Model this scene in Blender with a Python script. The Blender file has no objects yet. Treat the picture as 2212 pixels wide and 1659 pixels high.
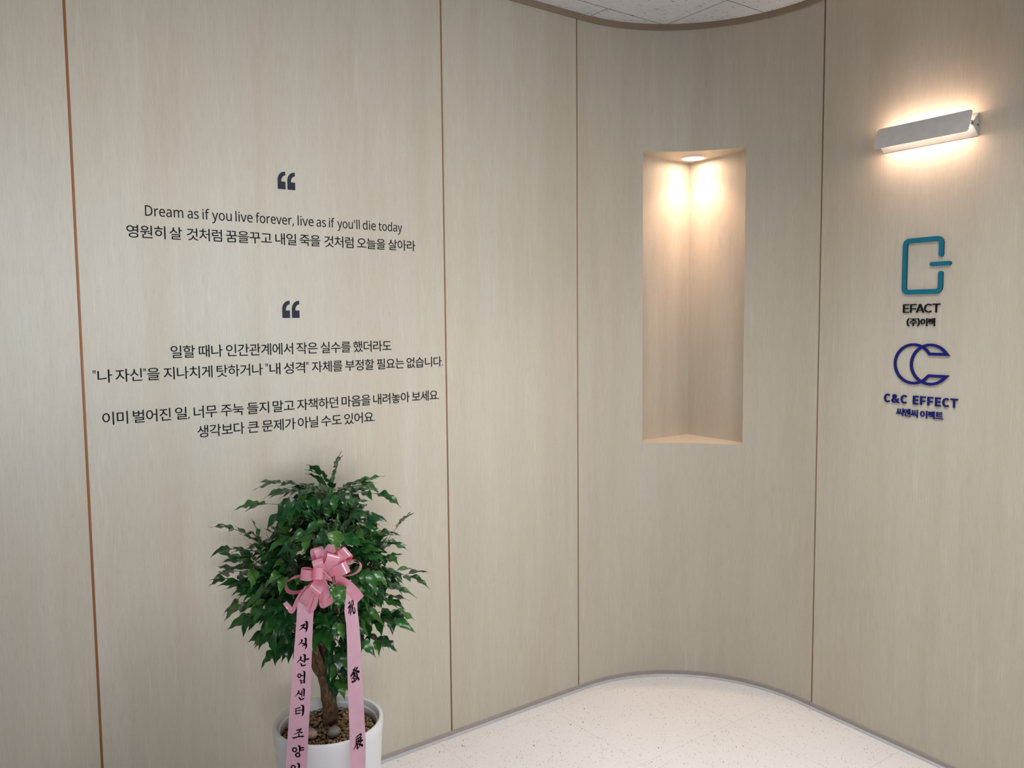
# Curved wood-panelled lobby wall with lettering, a lit niche, a wall lamp, two company signs and a gift tree.
import bpy, bmesh, math, random
from mathutils import Vector, Matrix, noise
from math import pi, sin, cos, radians

S = bpy.context.scene
COL = bpy.context.collection
V = Vector

# ------------------------------------------------------------------ camera
cam_d = bpy.data.cameras.new('camera')
cam_d.sensor_fit = 'HORIZONTAL'
cam_d.sensor_width = 36.0
cam_d.lens = 1766.06 / 2212 * 36.0
cam_d.clip_start = 0.02
cam = bpy.data.objects.new('camera', cam_d)
COL.objects.link(cam)
PITCH, ROLL = 0.0779763, -0.0092929
fw = V((0, cos(PITCH), -sin(PITCH)))
up0 = V((0, sin(PITCH), cos(PITCH)))
rt = V((1, 0, 0)) * cos(ROLL) + up0 * sin(ROLL)
up = V((1, 0, 0)) * -sin(ROLL) + up0 * cos(ROLL)
cam.matrix_world = Matrix(((rt.x, up.x, -fw.x, 0), (rt.y, up.y, -fw.y, 0), (rt.z, up.z, -fw.z, 1.42), (0, 0, 0, 1)))
S.camera = cam

# ------------------------------------------------------------------ light and exposure
S.view_settings.view_transform = 'Standard'
S.view_settings.look = 'None'
S.view_settings.gamma = 1.0
S.view_settings.use_curve_mapping = False
S.view_settings.exposure = 0.05
world = bpy.data.worlds.new('office_daylight')
S.world = world
world.use_nodes = True
bg = world.node_tree.nodes['Background']
bg.inputs[0].default_value = (0.93, 0.97, 1.0, 1)
bg.inputs[1].default_value = 0.02


def lamp(name, kind, loc, energy, color, aim=None, **kw):
    d = bpy.data.lights.new(name, kind)
    d.energy = energy
    d.color = color
    for k, v in kw.items():
        setattr(d, k, v)
    o = bpy.data.objects.new(name, d)
    COL.objects.link(o)
    o.location = loc
    if aim is not None:
        o.rotation_euler = (V(aim) - V(loc)).to_track_quat('-Z', 'Y').to_euler()
    return o


# recessed ceiling panels of the lobby, in front of the wall
lamp('ceiling_panel_light', 'AREA', (0.5, 1.9, 2.50), 7.7, (1.0, 0.99, 0.98), (0.5, 1.9, 0), shape='RECTANGLE', size=0.6, size_y=0.6, spread=radians(90))
lamp('ceiling_panel_light', 'AREA', (1.0, 1.6, 2.50), 8.2, (1.0, 0.99, 0.98), (1.0, 1.6, 0), shape='RECTANGLE', size=0.5, size_y=0.5, spread=radians(120))
# daylight from behind the camera, as added lamps aimed to shape the wall brightness
DAY = (1.0, 1.0, 1.02)
for at, to, e, sx, sy, sp, col in (((0.8, -2.4, 1.4), (-0.7, 2.6, 1.3), 7.5, 1.6, 1.0, 40, DAY),
                                   ((-1.8, -1.6, 1.25), (1.6, 2.0, 1.05), 1.6, 1.4, 0.9, 32, DAY),
                                   ((0.9, -2.4, 1.75), (-0.6, 2.4, 1.72), 1.7, 2.2, 0.7, 22, (1.0, 0.98, 0.96)),
                                   ((-0.9, -2.4, 1.75), (0.7, 3.0, 1.55), 0.75, 1.6, 0.6, 20, DAY),
                                   ((-0.75, -2.4, 1.46), (-1.36, 2.0, 1.43), 0.48, 1.8, 0.62, 10, (0.62, 0.88, 1.25))):
    lamp('daylight_fill', 'AREA', at, e, col, to, shape='RECTANGLE', size=sx, size_y=sy, spread=radians(sp))

# ------------------------------------------------------------------ measured data (metres)
WORDS = {"E":[1.7268,1.7002,[["Dream",-1.5202,-1.4247],["as",-1.4139,-1.3845],["if",-1.3747,-1.3564],["you",-1.3496,-1.2961],["live",-1.2858,-1.2377],["forever,",-1.2294,-1.1177],["live",-1.106,-1.0574],["as",-1.0483,-1.0184],["if",-1.0092,-0.9909],["you'll",-0.9823,-0.9091],["die",-0.8989,-0.8552],["today",-0.8452,-0.7628]]],"K1":[1.6748,1.6418,[["영원히",-1.5672,-1.4716],["살",-1.4618,-1.4298],["것처럼",-1.4179,-1.3246],["꿈을꾸고",-1.314,-1.1846],["내일",-1.1743,-1.1118],["죽을",-1.1018,-1.0378],["것처럼",-1.0258,-0.9312],["오늘을",-0.9196,-0.8233],["살아라",-0.8138,-0.7164]]],"L1":[1.3602,1.3264,[["일할",-1.4714,-1.408],["때나",-1.3985,-1.3342],["인간관계에서",-1.3251,-1.1313],["작은",-1.1211,-1.0553],["실수를",-1.0461,-0.9487],["했더라도",-0.9404,-0.8096]]],"L2":[1.3033,1.27,[["\"나",-1.6617,-1.6166],["자신\"을",-1.6093,-1.501],["지나치게",-1.4916,-1.364],["탓하거나",-1.3527,-1.2231],["\"내",-1.215,-1.1712],["성격\"",-1.1617,-1.0857],["자체를",-1.0756,-0.9772],["부정할",-0.9684,-0.871],["필요는",-0.8617,-0.7651],["없습니다.",-0.7564,-0.6211]]],"L3":[1.1938,1.1602,[["이미",-1.6445,-1.5837],["벌어진",-1.5718,-1.4773],["일,",-1.4666,-1.429],["너무",-1.4182,-1.3551],["주눅",-1.3453,-1.2816],["들지",-1.2723,-1.2083],["말고",-1.1976,-1.1324],["자책하던",-1.1242,-0.9943],["마음을",-0.9831,-0.886],["내려놓아",-0.8769,-0.7475],["보세요.",-0.7394,-0.6376]]],"L4":[1.1399,1.1064,[["생각보다",-1.4101,-1.2811],["큰",-1.2722,-1.2395],["문제가",-1.2309,-1.1305],["아닐",-1.1235,-1.0599],["수도",-1.0505,-0.9846],["있어요.",-0.9759,-0.8727]]]}
STREAM = {"left":[[[-0.4848,1.79,0.8054],[-0.4527,1.815,0.7964]],[[-0.4904,1.795,0.7503],[-0.4599,1.822,0.7399]],[[-0.5039,1.81,0.6582],[-0.4675,1.83,0.6493]],[[-0.5168,1.825,0.5639],[-0.4754,1.84,0.5564]],[[-0.5316,1.84,0.4564],[-0.4831,1.84,0.4559]],[[-0.5419,1.85,0.3731],[-0.493,1.85,0.3726]],[[-0.5526,1.86,0.2862],[-0.5031,1.86,0.2857]],[[-0.5655,1.87,0.1758],[-0.5155,1.87,0.1753]]],"right":[[[-0.3805,1.815,0.8216],[-0.3653,1.85,0.8098]],[[-0.3807,1.803,0.7999],[-0.3619,1.84,0.7869]],[[-0.3832,1.8,0.7689],[-0.3601,1.835,0.7559]],[[-0.3807,1.805,0.7347],[-0.3571,1.835,0.7231]],[[-0.381,1.81,0.6787],[-0.3561,1.845,0.6641]],[[-0.3839,1.82,0.609],[-0.3559,1.85,0.5953]],[[-0.3855,1.83,0.527],[-0.3549,1.855,0.5145]],[[-0.3869,1.84,0.4438],[-0.3549,1.868,0.4285]],[[-0.389,1.85,0.3716],[-0.3601,1.884,0.352]],[[-0.3912,1.86,0.2731],[-0.3574,1.885,0.2573]],[[-0.3934,1.87,0.1741],[-0.356,1.89,0.1604]]]}
CHARS = [["left",[[[0.279,1.141,0.056],[0.376,1.131,0.085],[0.514,1.103,0.079]],[[0.488,1.118,0.079],[0.385,1.195,0.079],[0.201,1.27,0.022]],[[0.411,1.18,0.039],[0.542,1.214,0.09]],[[0.519,1.035,0.04],[0.627,1.054,0.108],[0.637,1.234,0.095],[0.584,1.323,0.022]]]],["left",[[[0.376,1.522,0.071],[0.395,1.567,0.087],[0.209,1.676,0.021]],[[0.401,1.612,0.038],[0.539,1.631,0.081]],[[0.534,1.483,0.038],[0.618,1.496,0.098],[0.628,1.631,0.081]],[[0.426,1.695,0.038],[0.557,1.669,0.064],[0.662,1.65,0.081],[0.657,1.72,0.08],[0.597,1.785,0.021]]]],["left",[[[0.384,1.983,0.068],[0.391,2.041,0.088],[0.197,2.15,0.021]],[[0.395,2.073,0.036],[0.54,2.098,0.072]],[[0.521,1.925,0.037],[0.615,1.945,0.094],[0.626,2.105,0.078],[0.583,2.137,0.026]],[[0.639,2.054,0.052],[0.807,2.041,0.094]],[[0.378,2.156,0.036],[0.446,2.182,0.077],[0.488,2.223,0.067],[0.641,2.207,0.067],[0.689,2.175,0.026]]]],["left",[[[0.463,2.492,0.06],[0.457,2.513,0.06],[0.435,2.53,0.06],[0.402,2.539,0.06],[0.364,2.539,0.06],[0.329,2.53,0.06],[0.304,2.513,0.06],[0.293,2.492,0.06],[0.299,2.471,0.06],[0.32,2.454,0.06],[0.354,2.444,0.06],[0.392,2.444,0.06],[0.427,2.454,0.06],[0.453,2.471,0.06],[0.463,2.492,0.06]],[[0.478,2.492,0.05],[0.616,2.483,0.065]],[[0.555,2.38,0.035],[0.638,2.399,0.081],[0.649,2.579,0.075]],[[0.403,2.604,0.035],[0.474,2.624,0.06],[0.488,2.707,0.049]],[[0.648,2.566,0.06],[0.659,2.681,0.069]],[[0.48,2.633,0.04],[0.64,2.617,0.04]],[[0.485,2.681,0.04],[0.645,2.668,0.04]]]],["left",[[[0.379,2.9,0.058],[0.395,2.939,0.072],[0.229,3.053,0.019]],[[0.387,2.977,0.034],[0.51,3.0,0.062]],[[0.458,2.967,0.039],[0.541,2.951,0.039]],[[0.534,2.881,0.029],[0.556,2.9,0.048],[0.563,3.036,0.043],[0.542,3.059,0.019]],[[0.58,2.847,0.029],[0.659,2.865,0.078],[0.666,3.036,0.062]],[[0.399,3.07,0.034],[0.462,3.087,0.067],[0.526,3.121,0.067],[0.654,3.098,0.062],[0.687,3.076,0.024]]]],["left",[[[0.272,3.342,0.033],[0.504,3.313,0.057]],[[0.28,3.398,0.033],[0.512,3.376,0.042]],[[0.307,3.342,0.038],[0.325,3.466,0.047]],[[0.324,3.464,0.056],[0.521,3.446,0.056]],[[0.467,3.389,0.033],[0.652,3.37,0.052]],[[0.544,3.262,0.033],[0.658,3.279,0.09],[0.675,3.455,0.08],[0.624,3.523,0.019]]]],["left",[[[0.401,3.857,0.046],[0.504,3.851,0.064],[0.638,3.823,0.064]],[[0.594,3.84,0.06],[0.511,3.908,0.055],[0.301,3.958,0.018]],[[0.51,3.896,0.032],[0.672,3.913,0.082]],[[0.538,3.941,0.055],[0.546,4.005,0.05]],[[0.22,4.042,0.032],[0.313,4.057,0.064],[0.502,4.02,0.05],[0.751,4.005,0.073]]]],["left",[[[0.476,4.426,0.059],[0.469,4.453,0.059],[0.445,4.474,0.059],[0.407,4.486,0.059],[0.365,4.486,0.059],[0.325,4.474,0.059],[0.297,4.453,0.059],[0.285,4.426,0.059],[0.291,4.399,0.059],[0.316,4.377,0.059],[0.353,4.365,0.059],[0.395,4.365,0.059],[0.435,4.377,0.059],[0.463,4.399,0.059],[0.476,4.426,0.059]],[[0.53,4.293,0.032],[0.605,4.315,0.086],[0.636,4.44,0.073],[0.608,4.499,0.027]],[[0.652,4.374,0.041],[0.798,4.352,0.068]],[[0.659,4.44,0.041],[0.806,4.429,0.064]],[[0.649,4.585,0.064],[0.642,4.611,0.064],[0.616,4.631,0.064],[0.577,4.643,0.064],[0.532,4.643,0.064],[0.491,4.631,0.064],[0.461,4.611,0.064],[0.449,4.585,0.064],[0.456,4.559,0.064],[0.482,4.539,0.064],[0.521,4.527,0.064],[0.565,4.527,0.064],[0.606,4.539,0.064],[0.636,4.559,0.064],[0.649,4.585,0.064]]]],["left",[[[0.469,4.979,0.059],[0.462,5.006,0.059],[0.438,5.027,0.059],[0.401,5.039,0.059],[0.358,5.039,0.059],[0.319,5.027,0.059],[0.29,5.006,0.059],[0.278,4.979,0.059],[0.284,4.952,0.059],[0.309,4.931,0.059],[0.346,4.919,0.059],[0.388,4.919,0.059],[0.428,4.931,0.059],[0.456,4.952,0.059],[0.469,4.979,0.059]],[[0.542,4.854,0.032],[0.635,4.876,0.086],[0.653,5.001,0.077],[0.656,5.116,0.064]]]],["right",[[[0.371,1.313,0.041],[0.339,1.386,0.123],[0.335,1.47,0.046]],[[0.411,1.53,0.04],[0.342,1.675,0.092],[0.268,1.784,0.065]],[[0.411,1.542,0.04],[0.416,1.747,0.078],[0.431,2.025,0.073],[0.421,2.284,0.043]],[[0.348,1.844,0.026],[0.335,1.964,0.038],[0.307,2.145,0.066]],[[0.363,1.723,0.052],[0.469,1.772,0.052]],[[0.516,1.35,0.055],[0.493,1.482,0.07],[0.519,1.651,0.066]],[[0.55,1.271,0.061],[0.662,1.229,0.084],[0.653,1.398,0.082],[0.666,1.542,0.075]],[[0.533,1.675,0.066],[0.686,1.53,0.067]],[[0.572,1.675,0.071],[0.548,1.964,0.053],[0.481,2.121,0.038]],[[0.638,1.723,0.057],[0.636,1.989,0.056],[0.694,2.139,0.101],[0.788,2.049,0.076],[0.779,1.844,0.064],[0.743,1.711,0.029]]]],["right",[[[0.526,4.687,0.051],[0.471,4.741,0.062],[0.376,4.789,0.069]],[[0.649,4.675,0.046],[0.658,4.717,0.093],[0.563,4.759,0.069]],[[0.47,4.765,0.058],[0.513,4.813,0.069],[0.639,4.829,0.092],[0.765,4.85,0.104],[0.75,4.892,0.05]],[[0.468,4.801,0.069],[0.35,4.862,0.032],[0.208,4.976,0.032]],[[0.419,4.862,0.062],[0.347,4.922,0.073],[0.228,5.021,0.068]],[[0.396,4.85,0.069],[0.451,4.91,0.062],[0.392,4.94,0.069]],[[0.421,4.946,0.069],[0.41,5.026,0.068],[0.262,5.091,0.057]],[[0.361,5.062,0.046],[0.45,5.088,0.061],[0.434,5.14,0.073],[0.328,5.191,0.095],[0.281,5.16,0.039],[0.288,5.129,0.018]],[[0.498,4.886,0.062],[0.482,4.97,0.05],[0.502,5.016,0.05]],[[0.585,4.874,0.062],[0.632,4.958,0.085],[0.662,5.016,0.068]],[[0.616,5.016,0.046],[0.515,5.062,0.04],[0.564,5.088,0.034]],[[0.67,4.982,0.046],[0.646,5.057,0.084],[0.561,5.114,0.073],[0.489,5.166,0.073]],[[0.636,5.047,0.073],[0.724,5.078,0.096],[0.754,5.122,0.073]],[[0.459,4.982,0.034],[0.571,5.011,0.034]]]],["right",[[[0.382,6.902,0.046],[0.53,6.845,0.068],[0.694,6.788,0.074],[0.728,6.814,0.078],[0.676,6.866,0.063]],[[0.393,6.956,0.046],[0.533,6.923,0.078],[0.675,6.871,0.053]],[[0.405,6.943,0.053],[0.399,7.043,0.061],[0.376,7.154,0.061],[0.321,7.239,0.057],[0.233,7.307,0.047]],[[0.523,6.923,0.042],[0.525,7.043,0.067]],[[0.663,6.881,0.053],[0.666,6.964,0.067],[0.672,7.043,0.057]],[[0.42,7.025,0.042],[0.547,7.0,0.063],[0.745,6.907,0.067]],[[0.44,7.105,0.046],[0.557,7.043,0.063],[0.79,6.982,0.088]],[[0.461,7.129,0.053],[0.598,7.111,0.063],[0.693,7.062,0.053]],[[0.461,7.129,0.057],[0.459,7.215,0.068],[0.469,7.282,0.085]],[[0.469,7.288,0.064],[0.565,7.227,0.047],[0.608,7.154,0.053]],[[0.545,7.105,0.053],[0.682,7.147,0.089],[0.767,7.166,0.121],[0.783,7.203,0.057]]]]]
RIM = [-0.4843,2.05,0.3928]
RIMR = 0.1408
GRAVZ = 0.3648
STONES = [[-0.5191,1.9985,0.3728],[-0.461,2.0068,0.3728]]
TRUNK = [[-0.4893,2.0902,0.3548],[-0.4808,2.05,0.4326],[-0.4855,2.05,0.4822],[-0.4893,2.05,0.5169]]
BR = [[[-0.4933,2.05,0.5046],[-0.5118,2.05,0.5258],[-0.5251,2.05,0.5629],[-0.545,2.03,0.608],[-0.5586,2.0,0.6739],[-0.5886,1.99,0.7372]],[[-0.4906,2.05,0.5132],[-0.4991,2.03,0.5588],[-0.5045,2.0,0.6137],[-0.507,1.97,0.673],[-0.5146,1.95,0.7503]],[[-0.4859,2.05,0.5119],[-0.4659,2.05,0.5438],[-0.4432,2.06,0.5764],[-0.432,2.07,0.6217],[-0.4145,2.1,0.685],[-0.3921,2.12,0.7531]],[[-0.4881,2.05,0.5169],[-0.4959,2.09,0.5646],[-0.5011,2.1,0.6358],[-0.5078,2.09,0.7513],[-0.4876,2.07,0.8795],[-0.4628,2.05,0.9743]],[[-0.4857,2.05,0.5193],[-0.4648,2.02,0.6052],[-0.4472,1.98,0.6804],[-0.4233,1.95,0.7841],[-0.4269,1.95,0.8647]],[[-0.4973,2.07,0.5231],[-0.5341,2.13,0.5867],[-0.5793,2.17,0.6619],[-0.6131,2.17,0.7906]]]
CROWN = [[-0.5023,2.05,0.7824],0.2]
TIPS = [[-0.4452,2.05,1.0634],[-0.4834,2.02,1.0398],[-0.6205,2.05,1.0116],[-0.652,2.0,0.9673],[-0.3794,2.05,1.0176],[-0.3671,2.0,1.0135],[-0.322,2.06,0.9732],[-0.7374,2.05,0.9015],[-0.2821,2.08,0.909],[-0.2975,2.03,0.862],[-0.7514,2.05,0.8415],[-0.7083,2.0,0.8377],[-0.7535,2.02,0.781],[-0.7673,2.1,0.763],[-0.6715,2.0,0.7677],[-0.2467,2.05,0.7581],[-0.2759,2.0,0.7485],[-0.7258,2.05,0.6982],[-0.6701,1.98,0.6872],[-0.3084,2.05,0.7016],[-0.2865,2.03,0.6504],[-0.2982,2.1,0.6527],[-0.6388,2.0,0.6365],[-0.6076,2.0,0.5931],[-0.3274,2.0,0.618],[-0.3648,1.95,0.6303],[-0.4276,1.94,0.5346],[-0.4209,1.93,0.5833],[-0.5583,1.95,0.9801],[-0.3869,1.93,0.9606],[-0.5789,2.15,0.9221],[-0.5637,1.9,0.7116],[-0.5318,1.98,1.0076],[-0.3309,1.98,0.8435],[-0.3291,1.93,0.8126],[-0.5831,2.0,1.0016],[-0.5358,1.93,0.9901],[-0.5874,1.95,0.9463],[-0.5456,2.1,0.9922],[-0.6201,1.96,0.8982],[-0.6416,1.95,0.838],[-0.4121,1.95,1.0015],[-0.3463,1.95,0.944],[-0.3156,2.0,0.8963],[-0.4423,1.88,0.9511],[-0.497,1.88,0.9296],[-0.4645,1.92,0.6744],[-0.4151,1.9,0.6988],[-0.4124,1.93,0.6064],[-0.5305,1.88,0.8968],[-0.4272,1.9,0.7837],[-0.4532,1.93,0.7624],[-0.5513,1.87,0.8337],[-0.5673,1.88,0.7639]]
FRONT_LEAVES = [[[-0.3858,1.735,0.8481],[-0.3627,1.725,0.8103],0.36],[[-0.3899,1.735,0.8461],[-0.3955,1.73,0.8191],0.3],[[-0.3949,1.8,0.9539],[-0.4009,1.775,0.9126],0.4],[[-0.4139,1.81,0.9451],[-0.4472,1.79,0.9234],0.34],[[-0.3786,1.8,0.9411],[-0.3297,1.78,0.9272],0.28]]
BOWC = [-0.425,1.79,0.8542]
LOOPS = [[[-0.4433,1.802,0.9154],0.0229,0.016,20],[[-0.4027,1.81,0.9167],0.026,0.018,-25],[[-0.397,1.768,0.9065],0.0283,0.013,15],[[-0.37,1.806,0.9047],0.026,0.015,-20],[[-0.3427,1.795,0.8774],0.0229,0.017,80],[[-0.3656,1.762,0.8829],0.026,0.012,10],[[-0.4305,1.756,0.8986],0.0229,0.011,-10],[[-0.4309,1.745,0.8732],0.0252,0.012,15],[[-0.4744,1.78,0.8626],0.0244,0.013,-15],[[-0.509,1.786,0.8276],0.0229,0.018,75],[[-0.4402,1.75,0.8304],0.029,0.011,-12],[[-0.4638,1.764,0.7967],0.0283,0.011,12],[[-0.423,1.778,0.7977],0.0168,0.01,-35],[[-0.3848,1.794,0.9036],0.0244,0.016,35]]
TAILS = [[[[-0.429,1.79,0.8494],[-0.471,1.78,0.8213],[-0.4927,1.775,0.7803],[-0.4994,1.772,0.7878],[-0.5085,1.77,0.8005]],0.0107,0.5],[[[-0.429,1.79,0.8494],[-0.4268,1.778,0.8295],[-0.4273,1.776,0.7928],[-0.4134,1.77,0.7988],[-0.4002,1.764,0.8095]],0.0137,0.6],[[[-0.4212,1.79,0.851],[-0.3863,1.772,0.8485],[-0.3631,1.77,0.8331],[-0.3421,1.778,0.8025]],0.0229,0.35],[[[-0.4323,1.79,0.8447],[-0.4383,1.76,0.8199],[-0.4441,1.756,0.7962],[-0.4567,1.756,0.7853]],0.0183,0.2]]
STRINGS = [[[-0.4228,1.76,0.8794],[-0.411,1.754,0.8686],[-0.3992,1.754,0.8545],[-0.3946,1.756,0.8397],[-0.3958,1.76,0.8289]],[[-0.4174,1.76,0.8543],[-0.4061,1.756,0.8414],[-0.3833,1.756,0.8333],[-0.3644,1.76,0.8223],[-0.3553,1.77,0.8022]],[[-0.4347,1.745,0.8203],[-0.4413,1.745,0.8017],[-0.4484,1.75,0.7843]]]
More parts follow.
